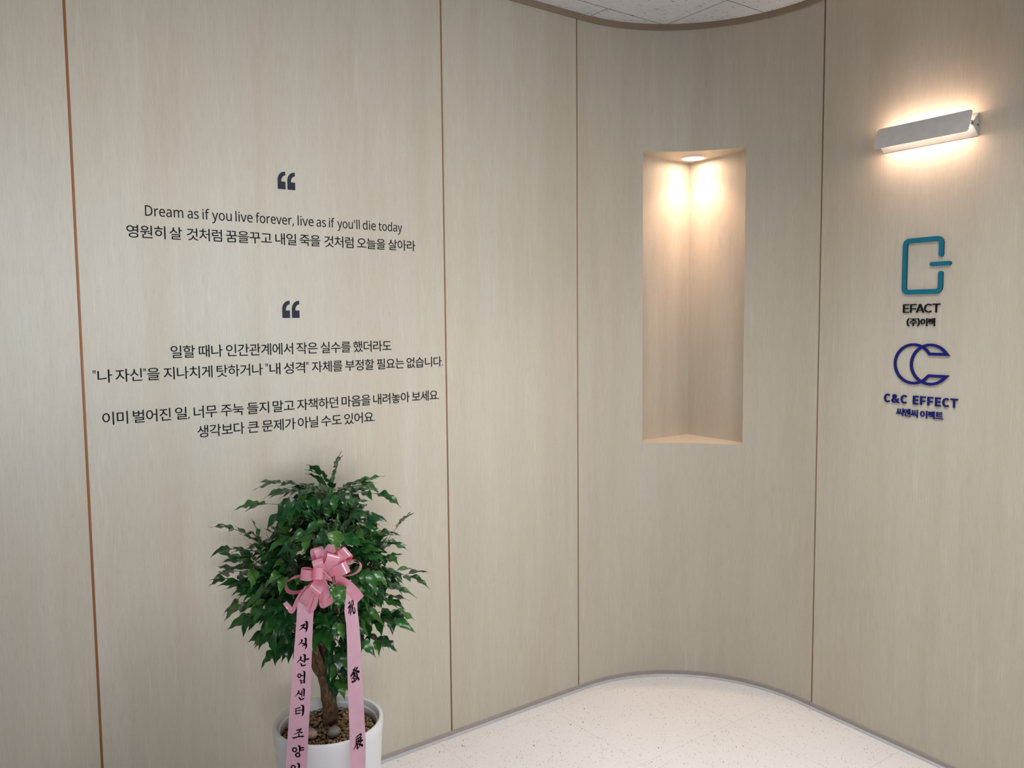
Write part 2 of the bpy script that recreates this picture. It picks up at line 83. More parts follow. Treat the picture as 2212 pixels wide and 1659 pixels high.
GLYPHS = {44032:(920,[[662,827,662,-77,745,-77,745,391,889,391,889,460,745,460,745,827],[97,730,97,661,429,661,405,538,355,425,281,324,180,234,55,158,101,94,256,192,372,307,452,437,497,579,512,730]]),
44033:(920,[[164,255,164,187,669,187,669,-78,752,-78,752,255],[669,827,669,297,752,297,752,528,885,528,885,598,752,598,752,827],[89,769,89,702,416,702,393,615,343,537,268,469,169,413,48,371,82,306,228,359,345,434,432,528,486,640,505,769]]),
44036:(920,[[668,827,668,166,752,166,752,483,885,483,885,553,752,553,752,827],[88,757,88,688,419,688,395,597,344,515,268,443,170,383,51,336,86,269,230,329,347,409,435,508,490,624,509,757],[188,233,188,-58,791,-58,791,10,271,10,271,233]]),
44144:(920,[[500,464,500,395,711,395,711,-78,793,-78,793,827,711,827,711,464],[89,729,89,662,419,662,398,540,352,428,280,327,180,237,50,159,95,94,253,193,368,308,445,437,489,578,502,729]]),
44163:(920,[[517,572,517,503,711,503,711,215,794,215,794,826,711,826,711,572],[109,755,109,687,424,687,401,596,352,515,278,444,182,385,65,338,101,272,243,332,358,411,443,509,495,623,513,755],[461,292,461,251,445,176,401,111,335,57,252,16,159,-9,192,-75,289,-47,377,-3,450,55,502,127,554,56,626,-2,713,-45,809,-73,843,-7,750,19,668,59,603,113,559,177,543,251,543,292]]),
44172:(920,[[739,827,739,-78,818,-78,818,827],[89,712,89,644,355,644,336,534,297,431,237,337,155,252,50,177,98,117,185,177,258,242,317,314,364,390,551,390,551,-32,629,-32,629,803,551,803,551,457,394,457,418,539,433,624,437,712]]),
44201:(920,[[190,247,190,180,711,180,711,-76,794,-76,794,247],[476,474,476,406,711,406,711,287,794,287,794,826,711,826,711,665,512,665,523,766,110,766,110,698,434,698,410,610,360,532,284,464,185,408,64,365,96,299,206,337,301,386,381,447,445,517,490,598,711,598,711,474]]),
44228:(920,[[739,827,739,-78,818,-78,818,827],[89,712,89,644,354,644,335,534,296,431,236,337,154,252,49,177,98,117,191,182,269,255,330,334,376,418,409,508,557,508,557,349,394,349,394,281,557,281,557,-32,636,-32,636,803,557,803,557,576,424,576,433,643,436,712]]),
44256:(920,[[137,736,137,668,687,668,687,647,686,531,677,397,653,238,737,228,760,393,769,529,770,647,770,736],[368,441,368,118,50,118,50,49,867,49,867,118,450,118,450,441]]),
44288:(920,[[99,757,99,688,466,688,462,587,442,449,524,441,540,550,546,640,547,709,547,757],[53,290,228,292,422,302,615,326,610,387,466,372,317,363,317,555,235,555,235,360,44,358],[670,827,670,146,754,146,754,463,883,463,883,533,754,533,754,827],[182,208,182,-58,783,-58,783,10,265,10,265,208]]),
44984:(920,[[474,764,474,696,693,696,690,617,681,514,658,388,367,388,396,540,406,656,408,734,408,764,116,764,116,696,327,696,323,617,310,514,282,388,50,388,50,319,416,319,416,-78,499,-78,499,319,867,319,867,388,742,388,765,532,774,643,775,723,775,764]]),
45000:(920,[[683,186,683,2,233,2,233,186],[152,252,152,-65,765,-65,765,252,498,252,498,404,869,404,869,472,744,472,764,588,771,680,772,748,772,784,486,784,486,716,692,716,689,652,680,571,661,472,385,472,409,596,418,692,419,757,419,784,129,784,129,716,338,716,330,614,302,472,50,472,50,404,416,404,416,252]]),
45208:(920,[[662,827,662,-77,745,-77,745,397,889,397,889,466,745,466,745,827],[86,221,86,152,158,152,296,155,439,168,588,192,578,262,436,238,300,225,168,221,168,738,86,738]]),
45236:(920,[[531,807,531,-31,609,-31,609,390,736,390,736,-78,816,-78,816,827,736,827,736,459,609,459,609,807],[94,229,94,156,151,156,304,162,476,185,466,258,314,236,177,229,177,718,94,718]]),
45320:(920,[[435,529,435,461,712,461,712,-79,795,-79,795,827,712,827,712,529],[99,210,99,140,169,140,309,143,444,155,583,177,573,246,442,225,314,214,182,210,182,726,99,726]]),
45459:(920,[[458,168,363,163,288,148,233,124,199,89,187,46,199,3,233,-32,288,-56,363,-71,458,-76,553,-71,629,-56,684,-32,718,3,730,46,718,89,684,124,629,148,553,163],[458,109,537,105,595,94,632,74,644,46,632,18,595,-2,537,-13,458,-17,379,-13,321,-2,285,18,273,46,285,74,321,94,379,105],[417,357,417,275,126,275,126,210,791,210,791,275,500,275,500,357],[162,813,162,550,420,550,420,459,49,459,49,392,869,392,869,459,502,459,502,550,776,550,776,616,244,616,244,813]]),
45573:(920,[[145,218,145,149,683,149,683,-86,766,-86,766,218,500,218,500,341,868,341,868,409,50,409,50,341,417,341,417,218],[160,807,160,505,775,505,775,572,242,572,242,807]]),
45716:(920,[[49,366,49,299,869,299,869,366],[160,794,160,488,775,488,775,555,242,555,242,794],[154,208,154,-56,780,-56,780,12,237,12,237,208]]),
45720:(920,[[49,456,49,388,869,388,869,456],[160,813,160,544,773,544,773,612,241,612,241,813],[153,0,153,-66,796,-66,796,0,236,0,236,95,765,95,765,308,151,308,151,243,683,243,683,157,153,157]]),
45768:(920,[[708,827,708,-78,790,-78,790,827],[107,227,107,155,181,155,325,159,471,173,625,199,614,269,468,245,327,231,189,227,189,738,107,738]]),
45776:(920,[[708,827,708,375,791,375,791,827],[106,485,106,417,179,417,334,421,478,434,621,458,610,525,473,502,335,489,188,485,188,783,106,783],[209,1,209,-66,822,-66,822,1,291,1,291,106,791,106,791,328,206,328,206,262,708,262,708,168,209,168]]),
45796:(920,[[662,827,662,-79,745,-79,745,401,893,401,893,470,745,470,745,827],[89,739,89,147,160,147,315,149,453,158,588,177,578,248,449,229,318,220,171,217,171,671,508,671,508,739]]),
45908:(920,[[95,741,95,144,164,144,318,146,449,156,576,175,566,243,447,225,323,216,178,214,178,672,506,672,506,741],[453,499,453,430,712,430,712,-79,795,-79,795,827,712,827,712,499]]),
45912:(920,[[102,752,102,299,170,299,322,301,450,310,574,328,565,396,448,378,327,369,184,367,184,684,515,684,515,752],[457,576,457,509,711,509,711,166,794,166,794,826,711,826,711,576],[215,216,215,-64,818,-64,818,4,298,4,298,216]]),
46020:(920,[[154,754,154,337,417,337,417,105,50,105,50,36,870,36,870,105,499,105,499,337,775,337,775,404,237,404,237,686,766,686,766,754]]),
46308:(920,[[50,449,50,382,868,382,868,449],[159,797,159,522,770,522,770,589,241,589,241,730,761,730,761,797],[151,-1,151,-67,789,-67,789,-1,232,-1,232,91,762,91,762,303,149,303,149,238,681,238,681,153,151,153]]),
46412:(920,[[750,827,750,458,644,458,644,807,567,807,567,-33,644,-33,644,390,750,390,750,-78,829,-78,829,827],[76,713,76,157,112,157,184,160,283,175,276,245,210,232,153,228,153,645,270,645,270,713],[309,713,309,157,346,157,432,160,534,178,526,248,451,233,385,227,385,645,508,645,508,713]]),
46972:(920,[[663,827,663,-79,745,-79,745,398,893,398,893,468,745,468,745,827],[85,743,85,675,411,675,411,486,87,486,87,139,159,139,316,142,455,152,592,172,584,240,453,221,319,211,169,209,169,418,493,418,493,743]]),
47100:(920,[[203,245,203,-66,794,-66,794,245],[712,180,712,2,285,2,285,180],[542,624,542,556,711,556,711,295,794,295,794,826,711,826,711,624],[86,781,86,713,405,713,405,593,88,593,88,331,156,331,301,333,433,341,567,358,560,426,432,410,307,402,170,400,170,529,486,529,486,781]]),
47140:(920,[[527,374,527,305,711,305,711,-79,793,-79,793,827,711,827,711,621,533,621,533,552,711,552,711,374],[81,745,81,677,395,677,395,489,84,489,84,132,151,132,287,134,416,142,551,159,544,228,355,207,166,201,166,422,476,422,476,745]]),
47484:(920,[[49,407,49,343,869,343,869,407],[149,-6,149,-66,796,-66,796,-6,231,-6,231,78,767,78,767,271,147,271,147,211,685,211,685,135,149,135],[155,534,155,474,780,474,780,534,237,534,237,612,764,612,764,800,153,800,153,741,682,741,682,668,155,668]]),
47560:(920,[[86,736,86,152,501,152,501,736],[419,670,419,219,167,219,167,670],[662,827,662,-78,745,-78,745,396,893,396,893,466,745,466,745,827]]),
47568:(920,[[87,776,87,413,503,413,503,776],[422,709,422,480,168,480,168,709],[669,827,669,367,752,367,752,563,885,563,885,632,752,632,752,827],[180,1,180,-66,784,-66,784,1,261,1,261,102,752,102,752,324,178,324,178,258,670,258,670,164,180,164]]),
47924:(920,[[154,777,154,424,764,424,764,777],[682,710,682,490,235,490,235,710],[49,302,49,234,416,234,416,-77,498,-77,498,234,869,234,869,302]]),
47928:(920,[[155,784,155,467,762,467,762,784],[681,718,681,533,236,533,236,718],[49,365,49,297,424,297,424,114,506,114,506,297,869,297,869,365],[153,201,153,-58,778,-58,778,10,236,10,236,201]]),
48120:(920,[[101,738,101,149,517,149,517,738],[437,672,437,216,183,216,183,672],[707,827,707,-79,790,-79,790,827]]),
48268:(920,[[177,591,421,591,421,459,177,459],[94,785,94,392,503,392,503,558,711,558,711,357,793,357,793,827,711,827,711,626,503,626,503,785,421,785,421,657,177,657,177,785],[213,1,213,-66,827,-66,827,1,295,1,295,97,793,97,793,313,211,313,211,246,711,246,711,159,213,159]]),
48372:(920,[[229,534,689,534,689,368,229,368],[146,763,146,300,417,300,417,106,50,106,50,37,870,37,870,106,499,106,499,300,771,300,771,763,689,763,689,602,229,602,229,763]]),
48512:(920,[[153,790,153,399,765,399,765,790,682,790,682,666,235,666,235,790],[235,599,682,599,682,467,235,467],[49,291,49,224,416,224,416,-78,498,-78,498,224,869,224,869,291]]),
49332:(920,[[271,796,271,725,261,647,231,576,183,515,121,466,45,431,86,364,162,400,226,450,278,513,314,585,350,522,399,467,460,424,531,392,574,456,500,488,439,534,393,590,363,655,353,726,353,796],[669,827,669,355,752,355,752,561,885,561,885,630,752,630,752,827],[180,-1,180,-68,784,-68,784,-1,261,-1,261,97,752,97,752,314,178,314,178,248,670,248,670,159,180,159]]),
49373:(920,[[515,248,412,241,328,220,265,187,226,142,213,86,226,30,265,-15,328,-48,412,-69,515,-76,618,-69,702,-48,764,-15,803,30,817,86,803,142,764,187,702,220,618,241],[515,184,606,177,675,158,719,127,734,86,719,45,675,14,606,-5,515,-12,423,-5,354,14,310,45,295,86,310,127,354,158,423,177],[239,770,239,649,231,587,207,525,168,467,115,417,50,378,95,314,156,350,208,397,250,453,280,515,309,459,349,410,399,370,458,339,502,403,439,436,388,480,350,532,327,589,319,649,319,770],[539,809,539,297,617,297,617,516,733,516,733,268,812,268,812,826,733,826,733,584,617,584,617,809]]),
49436:(920,[[712,827,712,520,502,520,502,452,712,452,712,-79,794,-79,794,827],[283,749,283,587,271,487,239,391,189,304,124,232,49,180,101,113,174,165,237,235,289,320,326,416,364,325,415,245,478,178,550,129,600,196,525,245,461,313,411,396,379,489,367,587,367,749]]),
49457:(920,[[496,265,393,258,309,236,247,201,208,153,195,94,208,35,247,-12,309,-47,393,-69,496,-76,599,-69,683,-47,745,-12,784,35,797,94,784,153,745,201,683,236,599,258],[496,199,588,192,656,171,700,138,715,94,700,50,656,18,588,-3,496,-10,404,-3,336,18,292,50,277,94,292,138,336,171,404,192],[278,776,278,683,268,602,237,528,190,464,126,412,49,374,93,307,169,345,234,398,285,463,321,538,357,472,406,415,466,368,536,334,581,399,507,434,446,483,400,543,370,611,360,686,360,776],[514,636,514,567,711,567,711,292,794,292,794,827,711,827,711,636]]),
49464:(920,[[739,827,739,-78,819,-78,819,827],[555,808,555,503,406,503,406,434,555,434,555,-32,633,-32,633,808],[238,742,238,569,229,476,204,386,163,304,108,233,40,179,92,117,154,166,207,231,248,307,279,393,308,314,348,244,397,184,457,137,504,201,439,253,388,321,349,400,326,485,318,572,318,742]]),
49688:(920,[[416,795,416,744,398,670,349,604,277,548,189,507,92,483,125,416,208,436,287,469,358,512,416,565,460,627,503,565,562,512,632,469,711,436,794,416,827,483,730,507,642,549,569,605,520,671,502,744,502,795],[50,318,50,249,416,249,416,-78,498,-78,498,249,867,249,867,318]]),
49845:(920,[[153,284,153,-66,760,-66,760,284,678,284,678,180,235,180,235,284],[235,115,678,115,678,1,235,1],[50,415,50,347,867,347,867,415],[416,817,416,776,398,710,350,651,279,602,192,566,96,544,127,478,230,503,324,544,403,601,459,670,515,601,593,544,687,503,790,478,820,544,725,566,639,603,567,652,519,711,501,776,501,817]]),
49888:(920,[[708,826,708,163,791,163,791,826],[210,224,210,-58,819,-58,819,10,293,10,293,224],[285,776,285,685,275,602,245,525,197,456,135,400,59,359,103,293,177,333,240,388,291,456,328,533,365,460,416,398,478,347,551,310,594,376,519,414,457,467,410,532,380,605,369,685,369,776]]),
49892:(920,[[708,827,708,359,790,359,790,827],[209,-1,209,-68,822,-68,822,-1,289,-1,289,95,791,95,791,313,206,313,206,247,709,247,709,158,209,158],[285,801,285,732,274,655,244,584,195,521,132,470,56,433,98,367,173,404,238,455,290,518,328,591,366,523,418,465,482,418,556,384,597,449,522,483,459,531,411,591,380,658,369,732,369,801]]),
50472:(920,[[719,827,719,-78,802,-78,802,827],[434,747,434,544,430,466,417,383,390,301,346,228,302,303,274,386,261,469,257,544,257,747,179,747,179,544,175,470,161,391,135,315,95,245,38,188,91,130,135,172,171,224,198,283,217,346,236,280,263,219,300,164,346,120,392,164,428,218,455,280,474,346,494,281,522,221,558,169,604,127,655,188,598,244,558,313,532,389,518,468,514,544,514,747]]),
50500:(920,[[290,757,215,743,153,701,105,636,74,548,63,442,74,335,105,247,153,182,215,140,290,126,365,140,427,182,475,247,506,335,517,442,506,548,475,636,427,701,365,743],[290,683,339,672,380,640,411,590,431,523,438,442,431,360,411,293,380,243,339,211,290,200,241,211,200,243,169,293,149,360,142,442,149,523,169,590,200,640,241,672],[662,827,662,-78,745,-78,745,396,893,396,893,466,745,466,745,827]]),
50532:(920,[[264,756,197,746,140,716,97,669,69,608,59,536,69,464,97,403,140,357,197,327,264,317,331,327,388,357,432,403,460,464,470,536,460,608,432,669,388,716,331,746],[264,685,316,674,357,643,384,596,394,536,384,476,357,429,316,398,264,387,212,398,171,429,144,476,134,536,144,596,171,643,212,674],[540,809,540,179,618,179,618,494,733,494,733,147,812,147,812,826,733,826,733,563,618,563,618,809],[222,236,222,-58,839,-58,839,10,305,10,305,236]]),
50612:(920,[[291,683,340,672,380,640,411,590,431,523,438,442,431,360,411,293,380,243,340,211,291,200,243,211,202,243,172,293,152,360,145,442,152,523,172,590,202,640,243,672],[712,827,712,482,515,482,499,575,466,652,420,709,360,745,291,757,217,743,155,701,107,636,77,548,66,442,77,335,107,247,155,182,217,140,291,126,362,139,422,177,469,237,501,317,515,415,712,415,712,-79,794,-79,794,827]]),
50630:(920,[[153,296,153,-66,466,-66,466,296,389,296,389,184,231,184,231,296],[231,121,389,121,389,-1,231,-1],[297,718,347,711,389,693,422,663,443,625,450,579,443,533,422,494,389,465,347,446,297,439,246,446,204,465,171,494,150,533,143,579,150,625,171,663,204,693,246,711],[641,302,641,226,634,170,614,116,581,66,536,23,477,-10,519,-73,574,-42,619,-3,655,44,682,97,707,44,743,-3,789,-43,845,-73,888,-10,829,21,783,63,750,113,730,169,723,226,723,302],[711,827,711,615,526,615,507,672,473,720,425,756,365,779,297,787,221,777,156,749,107,705,75,648,64,579,75,510,107,452,156,408,221,380,297,370,366,378,426,401,474,438,509,487,527,546,711,546,711,348,794,348,794,827]]),
50640:(920,[[739,827,739,-78,819,-78,819,827],[253,674,293,663,325,633,350,583,365,518,370,437,365,356,350,290,325,240,293,210,253,199,214,210,182,240,158,290,143,356,138,437,143,518,158,583,182,633,214,663],[253,751,188,737,135,696,95,631,70,544,61,437,70,330,95,242,135,176,188,135,253,121,315,134,367,171,407,230,434,309,446,407,559,407,559,-32,638,-32,638,808,559,808,559,475,446,475,433,569,406,646,366,703,314,739]]),
50689:(920,[[297,702,347,695,389,676,421,645,443,606,450,558,443,511,421,471,389,440,347,421,297,414,247,421,204,440,172,471,150,511,143,558,150,606,172,645,204,676,247,695],[496,270,393,262,310,240,247,205,208,157,195,97,208,37,247,-11,310,-46,393,-68,496,-76,599,-68,682,-46,745,-11,784,37,797,97,784,157,745,205,682,240,599,262],[496,205,571,200,633,187,678,164,706,134,716,97,706,60,678,30,633,8,571,-5,496,-10,421,-5,360,8,314,30,286,60,276,97,286,134,314,164,360,187,421,200],[517,629,711,629,711,488,518,488,529,558,526,595],[711,827,711,696,479,696,430,737,369,764,297,773,221,763,157,734,107,688,75,629,64,558,75,487,107,428,157,382,221,353,297,343,369,352,430,379,479,420,711,420,711,292,794,292,794,827]]),
50724:(920,[[458,701,539,693,608,671,661,635,695,588,707,531,695,473,661,426,608,390,539,368,458,360,377,368,309,390,256,426,222,473,210,531,222,588,256,635,309,671,377,693],[50,107,50,38,870,38,870,107,499,107,499,295,594,312,673,345,734,394,773,456,787,531,771,611,726,676,656,726,566,757,458,768,351,757,260,726,191,676,146,611,130,531,144,456,182,394,243,345,322,312,417,295,417,107]]),
50836:(920,[[458,704,540,696,608,674,661,639,695,593,707,537,695,481,661,435,608,400,540,378,458,370,377,378,308,400,256,435,222,481,210,537,222,593,256,639,308,674,377,696],[458,770,351,759,260,729,190,680,146,615,130,537,138,479,162,429,200,386,251,351,251,107,50,107,50,38,870,38,870,107,668,107,668,352,718,386,755,429,779,480,787,537,771,615,726,680,657,729,566,759],[333,107,333,320,393,309,458,305,525,309,585,320,585,107]]),
50896:(920,[[339,790,265,783,204,762,157,729,127,685,117,632,127,579,157,535,204,503,265,482,339,475,413,482,474,503,521,535,551,579,561,632,551,685,521,729,474,762,413,783],[339,728,397,721,442,702,471,671,482,632,471,593,442,563,397,544,339,537,281,544,235,563,206,593,195,632,206,671,235,702,281,721],[56,340,306,344,306,170,389,170,389,349,513,359,634,375,628,435,429,418,228,410,45,408],[523,292,523,232,707,232,707,139,790,139,790,826,707,826,707,292],[173,206,173,-58,812,-58,812,10,256,10,256,206]]),
51008:(920,[[50,351,50,284,867,284,867,351],[458,796,350,788,262,765,196,728,154,678,140,616,154,554,196,503,262,466,350,443,458,435,566,443,654,466,720,503,762,554,776,616,762,678,720,728,654,765,566,788],[458,729,537,724,602,709,650,686,680,655,691,616,680,577,650,546,602,522,537,508,458,503,379,508,315,522,266,546,236,577,225,616,236,655,266,686,315,709,379,724],[155,204,155,-58,776,-58,776,10,238,10,238,204]]),
51012:(920,[[458,811,348,804,260,785,194,754,154,710,140,655,154,600,194,556,260,524,348,505,458,498,568,505,656,524,722,556,762,600,776,655,762,710,722,754,656,785,568,804],[458,749,557,743,630,724,675,695,691,655,675,615,630,585,557,567,458,561,360,567,287,585,242,615,226,655,242,695,287,724,360,743],[50,437,50,370,867,370,867,437],[151,-3,151,-68,789,-68,789,-3,232,-3,232,89,762,89,762,293,149,293,149,230,681,230,681,150,151,150]]),
51020:(920,[[458,807,350,799,262,778,196,742,154,694,140,635,154,576,196,529,262,494,350,472,458,465,566,472,655,494,721,529,762,576,776,635,762,694,721,742,655,778,566,799],[458,741,537,736,602,723,650,701,680,672,691,635,675,591,628,559,555,538,458,531,361,538,288,559,241,591,225,635,236,672,266,701,314,723,379,736],[150,232,150,-66,767,-66,767,232],[686,165,686,2,231,2,231,165],[50,388,50,320,867,320,867,388]]),
51060:(920,[[707,827,707,-79,790,-79,790,827],[313,757,238,743,174,701,125,636,94,548,83,442,94,335,125,247,174,182,238,140,313,126,388,140,451,182,500,247,531,335,542,442,531,548,500,636,451,701,388,743],[313,683,362,672,403,640,435,590,455,523,462,442,455,360,435,293,403,243,362,211,313,200,263,211,222,243,190,293,170,360,163,442,170,523,190,590,222,640,263,672]]),
51064:(920,[[708,826,708,166,791,166,791,826],[306,763,230,752,165,722,114,675,82,614,70,541,82,468,114,406,165,359,230,329,306,318,382,329,447,359,498,406,530,468,542,541,530,614,498,675,447,722,382,752],[306,691,356,684,399,664,432,632,453,590,461,541,453,491,432,450,399,418,356,398,306,391,256,398,213,418,180,450,159,491,151,541,159,590,180,632,213,664,256,684],[210,233,210,-58,819,-58,819,10,293,10,293,233]]),
51068:(920,[[304,794,228,784,163,757,113,715,81,659,70,593,81,527,113,472,163,429,228,402,304,393,380,402,444,429,494,472,526,527,537,593,526,659,494,715,444,757,380,784],[304,725,365,715,413,688,445,647,457,593,445,539,413,498,365,471,304,461,243,471,194,498,163,539,151,593,163,647,194,688,243,715],[708,827,708,364,791,364,791,827],[209,1,209,-66,822,-66,822,1,289,1,289,100,791,100,791,319,206,319,206,253,709,253,709,162,209,162]]),
51080:(920,[[708,826,708,310,791,310,791,826],[306,774,229,764,164,736,114,691,81,632,70,562,81,493,114,435,164,390,229,362,306,352,383,362,448,390,498,435,531,493,542,562,531,632,498,691,448,736,383,764],[306,704,357,697,399,678,432,648,454,609,461,562,454,515,432,477,399,447,357,428,306,421,255,428,213,447,180,477,158,515,151,562,158,609,180,648,213,678,255,697],[610,270,610,222,602,166,577,109,537,54,481,8,426,51,386,103,363,162,355,222,355,270,275,270,275,222,267,169,244,117,207,69,157,27,94,-4,135,-65,195,-36,245,3,285,50,314,102,340,48,376,-1,424,-42,483,-73,540,-41,587,1,623,51,649,105,678,51,718,4,769,-36,831,-65,872,-4,809,25,759,65,722,113,699,166,691,222,691,270]]),
51088:(920,[[67,734,67,665,273,665,273,551,261,458,227,366,175,282,110,212,35,162,84,96,157,146,222,216,276,300,315,395,353,308,405,230,468,165,540,118,587,184,513,233,449,299,399,378,367,464,355,551,355,665,555,665,555,734],[662,827,662,-78,745,-78,745,392,893,392,893,462,745,462,745,827]]),
51089:(920,[[164,234,164,166,669,166,669,-78,752,-78,752,234],[71,764,71,696,273,696,273,661,262,585,232,516,185,454,122,404,46,367,90,303,165,339,228,388,279,450,316,522,352,457,400,400,461,354,533,320,575,385,501,420,440,467,395,525,366,591,356,661,356,696,555,696,555,764],[669,827,669,282,752,282,752,519,885,519,885,589,752,589,752,827]]),
51221:(920,[[496,260,393,253,309,231,247,197,208,150,195,91,208,33,247,-14,309,-48,393,-70,496,-77,599,-70,683,-48,745,-14,784,33,797,91,784,150,745,197,683,231,599,253],[496,195,588,188,656,168,700,135,715,91,700,47,656,15,588,-5,496,-12,404,-5,336,15,292,47,277,91,292,135,336,168,404,188],[711,827,711,592,533,592,533,523,711,523,711,288,794,288,794,827],[79,761,79,693,280,693,280,662,269,586,239,515,191,452,128,400,53,362,96,296,171,334,235,386,287,451,324,525,360,460,409,402,470,356,541,321,583,387,510,422,449,470,403,529,374,594,364,663,364,693,562,693,562,761]]),
51228:(920,[[738,827,738,-78,817,-78,817,827],[557,806,557,502,408,502,408,434,557,434,557,-31,635,-31,635,806],[64,721,64,653,235,653,235,571,227,473,202,379,162,293,107,221,39,165,90,103,153,154,205,220,246,299,276,388,305,306,345,233,396,172,457,124,507,186,439,239,386,307,347,388,323,478,315,571,315,653,477,653,477,721]]),
51452:(920,[[127,770,127,704,412,704,412,699,395,630,347,568,277,516,192,477,98,454,130,388,213,408,290,440,360,482,417,534,458,595,500,534,557,482,627,440,705,408,788,388,819,454,725,477,640,516,570,568,522,630,505,699,505,704,789,704,789,770],[50,312,50,244,416,244,416,-77,498,-77,498,244,867,244,867,312]]),
51453:(920,[[141,216,141,148,683,148,683,-78,766,-78,766,216,499,216,499,333,869,333,869,401,50,401,50,333,417,333,417,216],[125,790,125,723,405,723,387,665,340,615,272,573,189,542,96,524,126,458,213,475,293,503,363,541,419,588,458,644,498,588,554,541,624,503,704,475,791,458,822,524,729,542,645,573,577,615,530,665,512,723,793,723,793,790]]),
51648:(920,[[707,827,707,-78,790,-78,790,827],[79,734,79,665,289,665,289,551,277,457,242,365,190,281,125,211,50,162,98,96,172,146,238,215,293,299,332,394,372,305,426,228,493,164,568,118,614,184,538,230,472,294,420,372,385,460,373,551,373,665,584,665,584,734]]),
51652:(920,[[708,826,708,164,791,164,791,826],[84,752,84,684,291,684,291,635,280,560,250,490,201,428,138,378,62,341,105,276,181,313,246,363,298,426,335,498,373,431,424,374,487,327,561,294,603,359,528,393,465,440,417,498,386,564,375,635,375,684,579,684,579,752],[210,226,210,-58,819,-58,819,10,293,10,293,226]]),
52293:(920,[[206,224,206,156,730,156,730,-78,812,-78,812,224],[238,816,238,708,75,708,75,641,238,641,238,631,230,564,207,500,170,444,120,396,57,361,97,299,159,334,210,379,250,434,279,496,309,439,349,389,400,347,460,315,499,378,437,411,386,455,349,508,325,568,317,631,317,641,477,641,477,708,317,708,317,816],[540,810,540,277,619,277,619,517,733,517,733,272,812,272,812,826,733,826,733,585,619,585,619,810]]),
52376:(920,[[517,464,517,396,711,396,711,-79,794,-79,794,827,711,827,711,464],[280,810,280,670,76,670,76,603,280,603,280,534,269,442,238,354,189,275,126,209,52,161,98,97,171,144,234,209,285,288,322,377,360,292,411,218,475,157,548,113,594,177,519,223,455,286,405,362,373,446,362,534,362,603,563,603,563,670,363,670,363,810]]),
52404:(920,[[738,827,738,-78,817,-78,817,827],[557,806,557,470,419,470,419,401,557,401,557,-31,635,-31,635,806],[235,794,235,660,67,660,67,592,235,592,235,548,227,459,202,372,163,292,109,223,42,170,91,107,153,156,205,219,246,293,275,376,305,298,347,229,399,171,460,127,507,189,440,238,387,303,347,379,322,462,314,548,314,592,480,592,480,660,314,660,314,794]]),
52824:(920,[[707,827,707,-78,790,-78,790,827],[300,810,300,670,91,670,91,603,301,603,301,534,290,440,257,352,207,274,143,208,67,161,113,97,188,144,252,208,305,286,343,376,382,291,436,217,500,157,574,113,620,177,544,222,478,285,428,360,395,445,383,534,383,603,589,603,589,670,383,670,383,810]]),
53360:(920,[[50,382,50,314,869,314,869,382,738,382,756,506,763,611,764,702,764,779,154,779,154,711,682,711,682,702,681,598,132,581,143,512,677,536,655,382],[153,224,153,-58,782,-58,782,10,236,10,236,224]]),
53459:(920,[[669,827,669,211,752,211,752,504,885,504,885,573,752,573,752,827],[437,258,437,237,421,166,377,103,311,53,228,14,134,-9,167,-74,265,-48,353,-7,426,49,479,119,532,49,604,-7,692,-48,790,-74,822,-9,729,14,646,53,580,103,535,166,519,237,519,258],[91,761,91,329,160,329,322,331,452,338,572,355,563,422,449,406,326,399,174,397,174,515,488,515,488,581,174,581,174,694,504,694,504,761]]),
53944:(920,[[50,108,50,39,870,39,870,108],[155,749,155,272,776,272,776,339,239,339,239,481,747,481,747,548,239,548,239,681,767,681,767,749]]),
54057:(920,[[197,233,197,165,730,165,730,-78,813,-78,813,233],[543,812,543,283,622,283,622,521,733,521,733,278,813,278,813,826,733,826,733,590,622,590,622,812],[55,328,192,330,351,338,505,356,501,418,406,408,406,679,483,679,483,748,62,748,62,679,138,679,138,397,46,397],[215,679,330,679,330,403,215,399]]),
54169:(920,[[736,827,736,277,815,277,815,827],[200,232,200,164,732,164,732,-78,815,-78,815,232],[55,324,194,325,352,333,507,351,503,413,405,404,405,684,483,684,483,752,62,752,62,684,138,684,138,394,46,394],[215,684,329,684,329,399,215,395],[569,810,569,584,452,584,452,516,569,516,569,281,647,281,647,810]]),
54596:(920,[[709,827,709,358,792,358,792,827],[205,-1,205,-68,825,-68,825,-1,287,-1,287,97,792,97,792,314,203,314,203,248,710,248,710,158,205,158],[75,389,248,392,436,402,623,423,619,483,486,471,486,700,576,700,576,765,90,765,90,700,179,700,179,458,65,457],[259,700,406,700,406,466,259,460]]),
54616:(920,[[316,540,244,530,183,502,136,458,106,400,95,332,106,263,136,206,183,162,244,134,316,124,388,134,448,162,495,206,525,263,536,332,525,400,495,458,448,502,388,530],[316,471,372,461,417,432,446,388,457,332,446,276,417,232,372,203,316,193,259,203,214,232,185,276,174,332,185,388,214,432,259,461],[663,827,663,-78,745,-78,745,386,893,386,893,455,745,455,745,827],[273,816,273,682,45,682,45,614,578,614,578,682,356,682,356,816]]),
54624:(920,[[319,640,246,633,186,614,141,583,112,542,102,492,112,441,141,400,186,370,246,351,319,344,392,351,452,370,497,400,525,441,535,492,525,542,497,583,452,614,392,633],[319,579,375,573,419,555,446,528,456,492,446,456,419,428,375,411,319,405,263,411,219,428,192,456,182,492,192,528,219,555,263,573],[669,830,669,330,752,330,752,543,886,543,886,612,752,612,752,830],[180,-4,180,-68,784,-68,784,-4,261,-4,261,82,752,82,752,284,178,284,178,222,670,222,670,142,180,142],[278,836,278,745,52,745,52,680,586,680,586,745,361,745,361,836]]),
